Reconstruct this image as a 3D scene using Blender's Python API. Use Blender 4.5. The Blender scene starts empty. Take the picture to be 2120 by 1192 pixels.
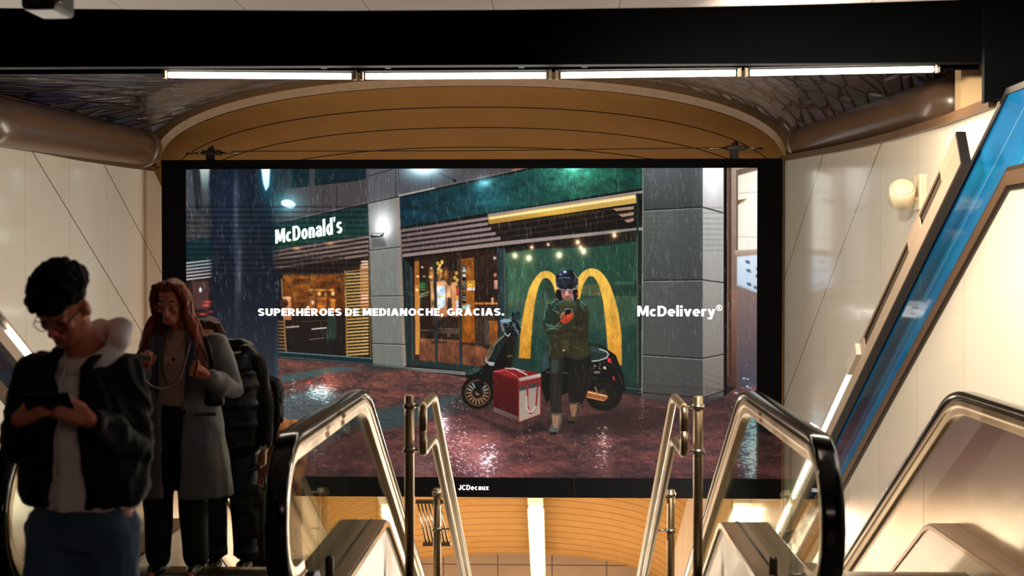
import bpy, bmesh, math, random
import numpy as np
from mathutils import Vector, Matrix, Euler
random.seed(3)
C = bpy.context.scene.collection
scn = bpy.context.scene
# ---------------------------------------------------------------- camera, world, exposure
EYE = Vector((0, 0, 1.75)); F = 2700.0
YAW, PITCH = math.atan(90 / F), -math.atan(46 / F)
cd = bpy.data.cameras.new('camera'); cam = bpy.data.objects.new('camera', cd); C.objects.link(cam)
cam.location = EYE; cam.rotation_euler = Euler((math.pi / 2 + PITCH, 0, YAW), 'XYZ')
cd.sensor_width = 36; cd.lens = F / 2120 * 36; cd.clip_end = 200; cd.clip_start = .05
cd.dof.use_dof = True; cd.dof.focus_distance = 16.5; cd.dof.aperture_fstop = 3.4
scn.camera = cam
RM = cam.rotation_euler.to_matrix()
w = bpy.data.worlds.new('world'); scn.world = w; w.use_nodes = True
w.node_tree.nodes['Background'].inputs[0].default_value = (.9, .75, .6, 1); w.node_tree.nodes['Background'].inputs[1].default_value = .004
vs = scn.view_settings; scn.display_settings.display_device = 'sRGB'; vs.view_transform = 'Standard'; vs.look = 'None'; vs.exposure = 0; vs.gamma = 1; vs.use_curve_mapping = False
scn.cycles.use_denoising = True; scn.cycles.max_bounces = 10; scn.cycles.transparent_max_bounces = 16; scn.cycles.sample_clamp_indirect = 6
scn.cycles.caustics_reflective = False; scn.cycles.caustics_refractive = False

def ray(px, py): return RM @ Vector(((px - 1060) / F, -(py - 596) / F, -1))
def P(px, py, Y): r = ray(px, py); return EYE + r * (Y / r.y)          # the point of the plane Y = const seen at a pixel
def PXp(px, py, X): r = ray(px, py); return EYE + r * (X / r.x)
def to_px(x, y, z):
    v = RM.transposed() @ Vector((x, y, z - 1.75)); return 1060 + F * v.x / -v.z, 596 - F * v.y / -v.z
TAN = math.tan(math.radians(30))

def lamp_light(name, loc, size, size_y, energy, color, rot, spread=180):
    l = bpy.data.lights.new(name, 'AREA'); l.shape = 'RECTANGLE'; l.size = size; l.size_y = size_y; l.energy = energy; l.color = color; l.spread = math.radians(spread)
    o = bpy.data.objects.new(name, l); C.objects.link(o); o.location = loc; o.rotation_euler = rot; return o
# the concourse ceiling lamps above and behind the viewer, then lights added for the right wall and lower vault
WARM = (1, .80, .58)
lamp_light('concourse_and_fill_light', (1.5, -2.5, 2.98), 3.5, .8, 84, (1, .74, .62), (0, 0, 0))
lamp_light('concourse_and_fill_light', (2.5, 6.1, 2.98), .14, 1.2, 60, (1, .86, .68), (0, math.radians(-35), 0), 150)  # added fill out of view, brightens the right wall and escalator
lamp_light('wall_fill_light', (.9, 5.9, 2.97), .3, .3, 190, (1, .86, .68), Vector((2.0, 4.0, -2.0)).to_track_quat('-Z', 'Y').to_euler(), 105)  # added source without a fitting, aimed to brighten the right wall
lamp_light('lower_vault_fill_light', (-1.2, 29.0, -10.4), 7, 7, 1500, (1, .85, .66), (math.radians(182), 0, 0))  # added upward panel standing in for light bounced off the lower hall

# ---------------------------------------------------------------- materials
M = {}
def lin(c): return tuple(((v / 255) / 12.92 if v / 255 <= .04045 else ((v / 255 + .055) / 1.055) ** 2.4) for v in c)
def mat(name, col, rough=.5, metal=0, emit=0, noise=0, scale=8, bump=0, bscale=30, coat=0, sub=0, stretch=(1, 1, 1), spec=.5, rnoise=0, sheen=0):
    m = bpy.data.materials.new(name); m.use_nodes = True; nt = m.node_tree; b = nt.nodes['Principled BSDF']
    c = lin(col); b.inputs['Base Color'].default_value = (*c, 1); b.inputs['Roughness'].default_value = rough; b.inputs['Metallic'].default_value = metal
    b.inputs['Specular IOR Level'].default_value = spec; b.inputs['Coat Weight'].default_value = coat; b.inputs['Coat Roughness'].default_value = .06; b.inputs['Sheen Weight'].default_value = sheen
    if emit: b.inputs['Emission Color'].default_value = (*c, 1); b.inputs['Emission Strength'].default_value = emit
    if noise or bump or rnoise:
        tc = nt.nodes.new('ShaderNodeTexCoord'); mp = nt.nodes.new('ShaderNodeMapping'); mp.inputs['Scale'].default_value = stretch; nt.links.new(tc.outputs['Object'], mp.inputs[0])
        n = nt.nodes.new('ShaderNodeTexNoise'); n.inputs['Scale'].default_value = scale; n.inputs['Detail'].default_value = 5; nt.links.new(mp.outputs[0], n.inputs['Vector'])
        if noise:
            mx = nt.nodes.new('ShaderNodeMix'); mx.data_type = 'RGBA'; mx.inputs[6].default_value = (*[v * (1 - noise) for v in c], 1); mx.inputs[7].default_value = (*[min(1, v * (1 + noise)) for v in c], 1)
            nt.links.new(n.outputs['Fac'], mx.inputs[0]); nt.links.new(mx.outputs[2], b.inputs['Base Color'])
        if rnoise:
            mr = nt.nodes.new('ShaderNodeMapRange'); mr.inputs[3].default_value = max(.02, rough - rnoise); mr.inputs[4].default_value = rough + rnoise; nt.links.new(n.outputs['Fac'], mr.inputs[0]); nt.links.new(mr.outputs[0], b.inputs['Roughness'])
        if bump:
            n2 = nt.nodes.new('ShaderNodeTexNoise'); n2.inputs['Scale'].default_value = bscale; n2.inputs['Detail'].default_value = 4; nt.links.new(mp.outputs[0], n2.inputs['Vector'])
            bp = nt.nodes.new('ShaderNodeBump'); bp.inputs['Strength'].default_value = bump; bp.inputs['Distance'].default_value = .01; nt.links.new(n2.outputs['Fac'], bp.inputs['Height']); nt.links.new(bp.outputs[0], b.inputs['Normal'])
    M[name] = m; return m
class NT:
    """small node-graph helper"""
    def __init__(s, m): s.nt = m.node_tree; s.b = s.nt.nodes['Principled BSDF']; s.tc = s.nt.nodes.new('ShaderNodeTexCoord')
    def sep(s, out='Object'):
        n = s.nt.nodes.new('ShaderNodeSeparateXYZ'); s.nt.links.new(s.tc.outputs[out], n.inputs[0]); return n.outputs
    def math(s, op, a, b=0, c=0):
        n = s.nt.nodes.new('ShaderNodeMath'); n.operation = op
        for i, v in enumerate((a, b, c)):
            if isinstance(v, (int, float)): n.inputs[i].default_value = v
            else: s.nt.links.new(v, n.inputs[i])
        return n.outputs[0]
    def seam(s, coord, period, width, off=0):       # 1 on a seam, 0 elsewhere
        f = s.math('FRACT', s.math('DIVIDE', s.math('ADD', coord, off), period)); return s.math('LESS_THAN', f, width / period)
    def mix(s, fac, a, b):
        n = s.nt.nodes.new('ShaderNodeMix'); n.data_type = 'RGBA'
        for i, v in ((6, a), (7, b)):
            if isinstance(v, tuple): n.inputs[i].default_value = (*v, 1)
            else: s.nt.links.new(v, n.inputs[i])
        if isinstance(fac, (int, float)): n.inputs[0].default_value = fac
        else: s.nt.links.new(fac, n.inputs[0])
        return n.outputs[2]
    def noise(s, scale, detail=4, stretch=(1, 1, 1), rot=(0, 0, 0)):
        mp = s.nt.nodes.new('ShaderNodeMapping'); mp.inputs['Scale'].default_value = stretch; mp.inputs['Rotation'].default_value = rot; s.nt.links.new(s.tc.outputs['Object'], mp.inputs[0])
        n = s.nt.nodes.new('ShaderNodeTexNoise'); n.inputs['Scale'].default_value = scale; n.inputs['Detail'].default_value = detail; s.nt.links.new(mp.outputs[0], n.inputs['Vector']); return n.outputs['Fac']
    def color(s, c): s.nt.links.new(c, s.b.inputs['Base Color'])
    def bump(s, h, strength=.3, dist=.01):
        bp = s.nt.nodes.new('ShaderNodeBump'); bp.inputs['Strength'].default_value = strength; bp.inputs['Distance'].default_value = dist; s.nt.links.new(h, bp.inputs['Height']); s.nt.links.new(bp.outputs[0], s.b.inputs['Normal'])

mat('black', (10, 11, 12), .5); mat('black_gloss', (6, 6, 7), .18); mat('rubber', (4, 4, 5), .14, spec=.5); mat('beam', (2, 3, 4), .7, spec=.06)
mat('steel', (176, 168, 158), .26, 1, noise=.1, scale=3, rnoise=.08, stretch=(1, .2, 1)); mat('steel_warm', (160, 140, 112), .34, 1, rnoise=.06, noise=.08); mat('chrome', (205, 198, 188), .12, 1)
mat('deck_steel', (166, 138, 116), .3, .75, noise=.12, scale=3, rnoise=.08); mat('dark_steel', (70, 62, 54), .4, .9); mat('brass_edge', (150, 130, 100), .35, 1); mat('grooved', (110, 106, 98), .4, .8)
mat('soffit', (176, 164, 160), .6, noise=.06, scale=5); mat('tan', (186, 150, 100), .55, noise=.08, scale=4, bump=.1)
mat('pipe', (88, 66, 50), .3, 0, noise=.22, scale=5, bump=.15, bscale=9, stretch=(1, .3, 1)); mat('rim', (122, 92, 58), .6, noise=.3, scale=9, bump=.3)
mat('floor', (70, 62, 56), .4, noise=.2); mat('dark_wall', (14, 13, 13), .7)
mat('tube', (255, 246, 226), .4, emit=14); mat('tube_cool', (250, 246, 255), .4, emit=9); mat('tube_dim', (255, 236, 200), .4, emit=5); mat('diffuser', (215, 205, 190), .3, coat=.5)
mat('cap', (190, 170, 140), .4); mat('trough_face', (168, 148, 128), .42, noise=.12, scale=6, stretch=(1, .2, 1)); mat('trough_under', (30, 24, 22), .5); mat('bronze', (98, 74, 54), .42, .2, noise=.2, scale=7, stretch=(1, .2, 1))
mat('speaker', (206, 190, 160), .5); mat('sign_red', (190, 40, 40), .4); mat('sign_white', (225, 215, 205), .4); mat('sign_blue', (40, 90, 150), .4)
def wall_material(name, sign):
    m = mat(name, (222, 208, 184), .17, spec=.6, coat=.35); n = NT(m); x, y, z = n.sep()
    v = n.seam(y, 1.2, .012, .25); k = n.math('ADD', z, n.math('MULTIPLY', y, TAN)); d = 0
    for k0 in ((9.62, 11.19) if sign > 0 else (10.5, 11.75)): d = n.math('MAXIMUM', d, n.math('LESS_THAN', n.math('ABSOLUTE', n.math('SUBTRACT', k, k0)), .009))
    h = n.seam(z, 2.1, .008, .7); a = n.math('MAXIMUM', v, d)
    col = n.mix(n.noise(1.3), lin((212, 202, 184)), lin((228, 220, 206))); col = n.mix(n.math('MULTIPLY', h, .12), col, lin((150, 130, 104)))
    n.color(n.mix(d, n.mix(v, col, lin((196, 180, 156))), lin((120, 98, 74)))); n.bump(n.math('SUBTRACT', n.math('MULTIPLY', n.noise(.7, 2, (1, 1, .6)), .35), a), .22, .02); return m
wall_material('wall_right', 1); wall_material('wall_left', -1)
m = mat('vault', (206, 160, 98), .85, spec=.06); n = NT(m); x, y, z = n.sep(); s_ = n.seam(y, .4, .02, .102); n.color(n.mix(s_, n.mix(n.noise(2.2), lin((134, 94, 48)), lin((150, 108, 60))), lin((44, 30, 16)))); n.bump(n.math('SUBTRACT', 1, s_), .4)
m = mat('tiles', (150, 122, 92), .3); n = NT(m); x, y, z = n.sep(); s_ = n.math('MAXIMUM', n.seam(x, 1.44, .03, .1), n.seam(z, .72, .03, .42)); n.color(n.mix(s_, n.mix(n.noise(.9), lin((112, 88, 64)), lin((136, 108, 80))), lin((70, 50, 34))))
m = mat('slate', (48, 44, 50), .2, spec=.8, coat=.5); n = NT(m)
def slate_nodes(n):
    mp = n.nt.nodes.new('ShaderNodeMapping'); mp.inputs['Scale'].default_value = (2.6, .5, .3); m0 = n.nt.nodes.new('ShaderNodeMapping'); m0.inputs['Rotation'].default_value = (0, 0, .3); n.nt.links.new(n.tc.outputs['Object'], m0.inputs[0]); n.nt.links.new(m0.outputs[0], mp.inputs[0])
    ns = n.nt.nodes.new('ShaderNodeTexNoise'); ns.inputs['Scale'].default_value = 1.4; n.nt.links.new(mp.outputs[0], ns.inputs['Vector'])
    ad = n.nt.nodes.new('ShaderNodeMix'); ad.data_type = 'RGBA'; ad.inputs[0].default_value = .12; n.nt.links.new(mp.outputs[0], ad.inputs[6]); n.nt.links.new(ns.outputs['Color'], ad.inputs[7])
    v = n.nt.nodes.new('ShaderNodeTexVoronoi'); v.feature = 'DISTANCE_TO_EDGE'; v.inputs['Scale'].default_value = 2.7; n.nt.links.new(ad.outputs[2], v.inputs['Vector'])
    v2 = n.nt.nodes.new('ShaderNodeTexVoronoi'); v2.inputs['Scale'].default_value = 2.7; n.nt.links.new(ad.outputs[2], v2.inputs['Vector'])
    e = n.math('MINIMUM', n.math('MULTIPLY', v.outputs['Distance'], 7), 1)
    cr = n.mix(.5, v2.outputs['Color'], (.25, .25, .3)); base = n.mix(n.noise(6, 6, (1, 4, 1)), lin((9, 7, 9)), lin((112, 112, 132)))  # lighter bluish tone puts the slabs' highlights into the base colour
    mul = n.nt.nodes.new('ShaderNodeMix'); mul.data_type = 'RGBA'; mul.blend_type = 'MULTIPLY'; mul.inputs[0].default_value = .7; n.nt.links.new(base, mul.inputs[6]); n.nt.links.new(cr, mul.inputs[7])
    n.color(n.mix(e, (.004, .004, .005), mul.outputs[2])); n.bump(n.math('ADD', e, n.math('MULTIPLY', n.noise(5, 6, (1, 4, 1)), .8)), 1.0, .06)
slate_nodes(n)
m = mat('blue_band', (24, 120, 168), .12, spec=.8, coat=.6); n = NT(m); x, y, z = n.sep(); d = n.seam(n.math('ADD', z, n.math('MULTIPLY', y, TAN)), .305, .007, .12); v = n.seam(y, 3.1, .012, 1.1)
n.color(n.mix(n.math('MAXIMUM', d, v), n.mix(n.noise(.9, 3, (1, 1, 2.2)), lin((10, 84, 160)), lin((24, 140, 190))), lin((120, 170, 190)))); n.bump(n.noise(.9, 3, (1, .5, 3)), .35, .05)
m = mat('panel_steel', (206, 192, 172), .22, 1); n = NT(m); n.color(n.mix(n.noise(1.2, 3), lin((206, 194, 172)), lin((232, 224, 210)))); n.bump(n.noise(.8, 2), .12, .05)
def glass_material(name, tint, refl=1.0):
    m = bpy.data.materials.new(name); m.use_nodes = True; nt = m.node_tree; nt.nodes.remove(nt.nodes['Principled BSDF']); o = nt.nodes['Material Output']
    t = nt.nodes.new('ShaderNodeBsdfTransparent'); t.inputs[0].default_value = (*tint, 1); g = nt.nodes.new('ShaderNodeBsdfGlossy'); g.inputs['Roughness'].default_value = .015; g.inputs[0].default_value = (refl, refl, refl, 1)
    f = nt.nodes.new('ShaderNodeFresnel'); f.inputs[0].default_value = 1.5; x = nt.nodes.new('ShaderNodeMixShader'); k = nt.nodes.new('ShaderNodeMath'); k.operation = 'MULTIPLY'; k.inputs[1].default_value = .42; nt.links.new(f.outputs[0], k.inputs[0]); nt.links.new(k.outputs[0], x.inputs[0]); nt.links.new(t.outputs[0], x.inputs[1]); nt.links.new(g.outputs[0], x.inputs[2]); nt.links.new(x.outputs[0], o.inputs[0]); M[name] = m
glass_material('glass', (.80, .83, .76))

# ---------------------------------------------------------------- object helpers
def tag(o, label=None, cat=None, group=None, kind=None):
    if label: o['label'] = label
    if cat: o['category'] = cat
    if group: o['group'] = group
    if kind: o['kind'] = kind
    return o
def empty(name, loc=(0, 0, 0), label=None, cat=None, group=None, rz=0):
    o = bpy.data.objects.new(name, None); C.objects.link(o); o.location = loc; o.rotation_euler = (0, 0, rz); o.empty_display_size = .1; tag(o, label, cat, group); return o
def obj(name, verts, faces, m, parent=None, smooth=False, world=False):
    """one mesh object; verts in the parent's space unless world is set"""
    me = bpy.data.meshes.new(name)
    if parent is not None and world:
        pm = Matrix.Translation(parent.location) @ parent.rotation_euler.to_matrix().to_4x4(); inv = pm.inverted(); verts = [inv @ Vector(v) for v in verts]
    me.from_pydata([tuple(v) for v in verts], [], faces); me.update()
    bm = bmesh.new(); bm.from_mesh(me); bmesh.ops.recalc_face_normals(bm, faces=bm.faces); bm.to_mesh(me); bm.free()
    if smooth:
        for p in me.polygons: p.use_smooth = True
    me.materials.append(M[m] if isinstance(m, str) else m)
    o = bpy.data.objects.new(name, me); C.objects.link(o); o.parent = parent; return o
class MB:
    def __init__(s): s.v = []; s.f = []
    def add(s, v, f): k = len(s.v); s.v += [Vector(q) for q in v]; s.f += [tuple(i + k for i in q) for q in f]; return s
    def box(s, x0, x1, y0, y1, z0, z1):
        return s.add([(x, y, z) for x in (x0, x1) for y in (y0, y1) for z in (z0, z1)], [(0, 1, 3, 2), (4, 6, 7, 5), (0, 4, 5, 1), (2, 3, 7, 6), (0, 2, 6, 4), (1, 5, 7, 3)])
    def loft(s, rings, close=True, caps=True):
        n = len(rings[0]); v = [p for r in rings for p in r]; f = []
        for i in range(len(rings) - 1):
            for j in range(n if close else n - 1): a = i * n + j; b = i * n + (j + 1) % n; f.append((a, b, b + n, a + n))
        if caps and close: f.append(tuple(range(n))); f.append(tuple(range((len(rings) - 1) * n, len(rings) * n)))
        return s.add(v, f)
    def tube(s, pts, r, n=12, r2=None, up=(0, 0, 1)):
        pts = [Vector(p) for p in pts]; R = r if isinstance(r, (list, tuple)) else [r] * len(pts); rings = []
        side = None
        for i, p in enumerate(pts):
            t = (pts[min(i + 1, len(pts) - 1)] - pts[max(i - 1, 0)]).normalized()
            if side is None: u = Vector(up); u = u if abs(t.dot(u)) < .95 else Vector((1, 0, 0)); side = t.cross(u).normalized()
            else: side = (side - t * side.dot(t)).normalized()
            b = t.cross(side)
            ra = R[i] if not isinstance(R[i], tuple) else R[i][0]; rb = R[i] if not isinstance(R[i], tuple) else R[i][1]
            rings.append([p + side * ra * math.cos(2 * math.pi * k / n) + b * rb * math.sin(2 * math.pi * k / n) for k in range(n)])
        return s.loft(rings)
    def capsule(s, pts, r, n=14, up=(0, 0, 1)):
        """tapered chain with rounded ends"""
        pts = [Vector(p) for p in pts]; R = list(r) if isinstance(r, (list, tuple)) else [r] * len(pts)
        g = lambda q: q if not isinstance(q, tuple) else max(q)
        sc = lambda q, k: q * k if not isinstance(q, tuple) else (q[0] * k, q[1] * k)
        d0 = (pts[0] - pts[1]).normalized(); d1 = (pts[-1] - pts[-2]).normalized()
        pp, rr = [], []
        for a in (85, 60, 30): q = math.radians(a); pp.append(pts[0] + d0 * g(R[0]) * .9 * math.sin(q)); rr.append(sc(R[0], math.cos(q)))
        pp += pts; rr += R
        for a in (30, 60, 85): q = math.radians(a); pp.append(pts[-1] + d1 * g(R[-1]) * .9 * math.sin(q)); rr.append(sc(R[-1], math.cos(q)))
        return s.tube(pp, rr, n, up=up)
    def ell(s, c, r, rot=None, n=16):
        c = Vector(c); m_ = rot if rot is not None else Matrix.Identity(3); rings = []
        for i in range(1, n): t = math.pi * i / n; rings.append([c + m_ @ Vector((r[0] * math.sin(t) * math.cos(2 * math.pi * k / n), r[1] * math.sin(t) * math.sin(2 * math.pi * k / n), r[2] * math.cos(t))) for k in range(n)])
        k0 = len(s.v); s.loft(rings, caps=False); top = len(s.v); s.v += [c + m_ @ Vector((0, 0, r[2])), c - m_ @ Vector((0, 0, r[2]))]
        for k in range(n): s.f.append((k0 + k, k0 + (k + 1) % n, top)); s.f.append((k0 + (n - 2) * n + k, k0 + (n - 2) * n + (k + 1) % n, top + 1))
        return s
    def stack(s, L, n=28, p=2.3):
        """closed body of stacked super-ellipse rings (z, cx, cy, rx, ry)"""
        rings = []
        for z, cx, cy, rx, ry in L:
            r = []
            for k in range(n):
                a = 2 * math.pi * k / n; ca, sa = math.cos(a), math.sin(a); q = (abs(ca) ** p + abs(sa) ** p) ** (-1 / p); r.append(Vector((cx + rx * q * ca, cy + ry * q * sa, z)))
            rings.append(r)
        return s.loft(rings)
    def build(s, name, m, parent=None, smooth=False, world=False): return obj(name, s.v, s.f, m, parent, smooth, world)
def bevel(o, w=.004, seg=2):
    b = o.modifiers.new('bevel', 'BEVEL'); b.width = w; b.segments = seg; b.limit_method = 'ANGLE'; return o
def sweep(profile, path, X, mb=None):
    """profile points (x offset, outward normal offset) carried along a path of (y, z); outward = left of travel"""
    mb = mb or MB(); rings = []; n = len(path)
    for i, (y, z) in enumerate(path):
        a = Vector(path[max(i - 1, 0)]); b = Vector(path[min(i + 1, n - 1)]); t = (b - a).normalized(); nx = Vector((-t.y, t.x))
        if 0 < i < n - 1:
            t1 = (Vector(path[i]) - a).normalized(); t2 = (b - Vector(path[i])).normalized(); c = max(.6, math.sqrt(max(.01, (1 + t1.dot(t2)) / 2)))
        else: c = 1
        rings.append([Vector((X + px, y + nx.x * pn / c, z + nx.y * pn / c)) for px, pn in profile])
    return mb.loft(rings)
# ---------------------------------------------------------------- the picture shown by the LED screen
SX0, SY0, SX1, SY1 = 378, 336, 1578, 1000
class Painter:
    """draws the advertisement shown on the lit screen into a colour grid (2x oversampled)"""
    def __init__(s):
        s.k = 2
        s.w = (SX1 - SX0) * 2; s.h = (SY1 - SY0) * 2
        s.c = np.zeros((s.h, s.w, 3), np.float32); s.c[:] = (24, 27, 32)
        s.rng = np.random.default_rng(5)
    def box(s, x0, y0, x1, y1):
        return (max(0, int((x0 - SX0) * 2)), max(0, int((y0 - SY0) * 2)),
                min(s.w, int((x1 - SX0) * 2) + 2), min(s.h, int((y1 - SY0) * 2) + 2))
    def mask(s, pts, pad=0):
        P = np.array(pts, float)
        a, b, c, d = s.box(P[:, 0].min() - pad, P[:, 1].min() - pad, P[:, 0].max() + pad, P[:, 1].max() + pad)
        if c <= a or d <= b: return None
        xs = (np.arange(a, c) + .5) / 2 + SX0; ys = (np.arange(b, d) + .5) / 2 + SY0
        m = np.zeros((d - b, c - a), bool)
        n = len(P)
        for i in range(n):
            x1, y1 = P[i]; x2, y2 = P[(i + 1) % n]
            if y1 == y2: continue
            rows = np.nonzero((ys >= min(y1, y2)) & (ys < max(y1, y2)))[0]
            if len(rows) == 0: continue
            xi = x1 + (ys[rows] - y1) * (x2 - x1) / (y2 - y1)
            m[rows] ^= xs[None, :] < xi[:, None]
        return a, b, c, d, xs, ys, m.astype(np.float32)
    def blur(s, m, r):
        r = int(r * 2)
        if r < 1: return m
        for _ in range(2):
            for ax in (0, 1):
                p = np.pad(m, [(r + 1, r) if i == ax else (0, 0) for i in range(m.ndim)], mode='edge')
                cs = np.cumsum(p, axis=ax)
                hi = np.take(cs, range(2 * r + 1, cs.shape[ax]), axis=ax); lo = np.take(cs, range(0, cs.shape[ax] - 2 * r - 1), axis=ax)
                m = (hi - lo) / (2 * r + 1)
        return m
    def poly(s, pts, col, col2=None, ax='y', a=1.0, soft=0, noise=0):
        """col may be a tuple; col2 gives a gradient along x or y over the polygon's box"""
        q = s.mask(pts, soft * 3)
        if q is None: return
        A, B, C, D, xs, ys, m = q
        if soft: m = s.blur(m, soft)
        col = np.array(col, np.float32)
        if col2 is not None:
            P = np.array(pts, float)
            if ax == 'y': t = np.clip((ys - P[:, 1].min()) / (np.ptp(P[:, 1]) + 1e-6), 0, 1)[:, None, None]
            else: t = np.clip((xs - P[:, 0].min()) / (np.ptp(P[:, 0]) + 1e-6), 0, 1)[None, :, None]
            cc = col * (1 - t) + np.array(col2, np.float32) * t
        else: cc = col[None, None, :]
        if noise: cc = cc * (1 + noise * s.rng.standard_normal(m.shape).astype(np.float32)[..., None])
        m = (m * a)[..., None]
        s.c[B:D, A:C] = s.c[B:D, A:C] * (1 - m) + cc * m
    def rect(s, x0, y0, x1, y1, col, *k, **kw): s.poly([(x0, y0), (x1, y0), (x1, y1), (x0, y1)], col, *k, **kw)
    def line(s, pts, w, col, **kw):
        for (x1, y1), (x2, y2) in zip(pts[:-1], pts[1:]):
            L = math.hypot(x2 - x1, y2 - y1) + 1e-6; nx, ny = -(y2 - y1) / L * w / 2, (x2 - x1) / L * w / 2
            ex, ey = (x2 - x1) / L * w * .2, (y2 - y1) / L * w * .2
            s.poly([(x1 + nx - ex, y1 + ny - ey), (x2 + nx + ex, y2 + ny + ey), (x2 - nx + ex, y2 - ny + ey), (x1 - nx - ex, y1 - ny - ey)], col, **kw)
    def ell(s, cx, cy, rx, ry, col, a0=0, a1=360, rot=0, **kw):
        n = 40; R = math.radians(rot); pts = []
        for i in range(n):
            t = math.radians(a0 + (a1 - a0) * i / (n - 1 if a1 - a0 < 360 else n))
            x, y = rx * math.cos(t), ry * math.sin(t)
            pts.append((cx + x * math.cos(R) - y * math.sin(R), cy + x * math.sin(R) + y * math.cos(R)))
        s.poly(pts, col, **kw)
    def glow(s, cx, cy, rx, ry, col, g=1.0, p=2.0):
        A, B, C, D = s.box(cx - rx * 3, cy - ry * 3, cx + rx * 3, cy + ry * 3)
        xs = ((np.arange(A, C) + .5) / 2 + SX0 - cx) / rx; ys = ((np.arange(B, D) + .5) / 2 + SY0 - cy) / ry
        r = np.sqrt(xs[None, :] ** 2 + ys[:, None] ** 2)
        s.c[B:D, A:C] += (g * np.exp(-r ** p))[..., None] * np.array(col, np.float32)
    def fbm(s, w, h, cx, cy, oct=4, seed=0):
        r = np.random.default_rng(seed); out = np.zeros((h, w), np.float32); amp = 1
        for o in range(oct):
            gx, gy = int(w / cx) + 3, int(h / cy) + 3
            g = r.standard_normal((gy, gx)).astype(np.float32)
            X = np.arange(w) / cx; Y = np.arange(h) / cy; xi = X.astype(int); yi = Y.astype(int)
            fx = X - xi; fy = Y - yi; fx = fx * fx * (3 - 2 * fx); fy = fy * fy * (3 - 2 * fy)
            top = g[yi][:, xi] * (1 - fx) + g[yi][:, xi + 1] * fx
            bot = g[yi + 1][:, xi] * (1 - fx) + g[yi + 1][:, xi + 1] * fx
            out += amp * (top * (1 - fy)[:, None] + bot * fy[:, None]); amp *= .55; cx = max(cx / 2, 1.2); cy = max(cy / 2, 1.2)
        return out / 1.4
    def sparks(s, cx, cy, rx, ry, col, n, big=1.6, seed=1, flat=.5):
        r = np.random.default_rng(seed)
        for _ in range(n):
            x = cx + r.normal() * rx * .5; y = cy + r.normal() * ry * .5; w = big * (.3 + r.random())
            s.poly([(x - w, y), (x + r.normal() * .4, y - w * flat), (x + w * 1.1, y + r.normal() * .3), (x + r.normal() * .5, y + w * flat)], col, a=.35 + .6 * r.random())

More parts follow.
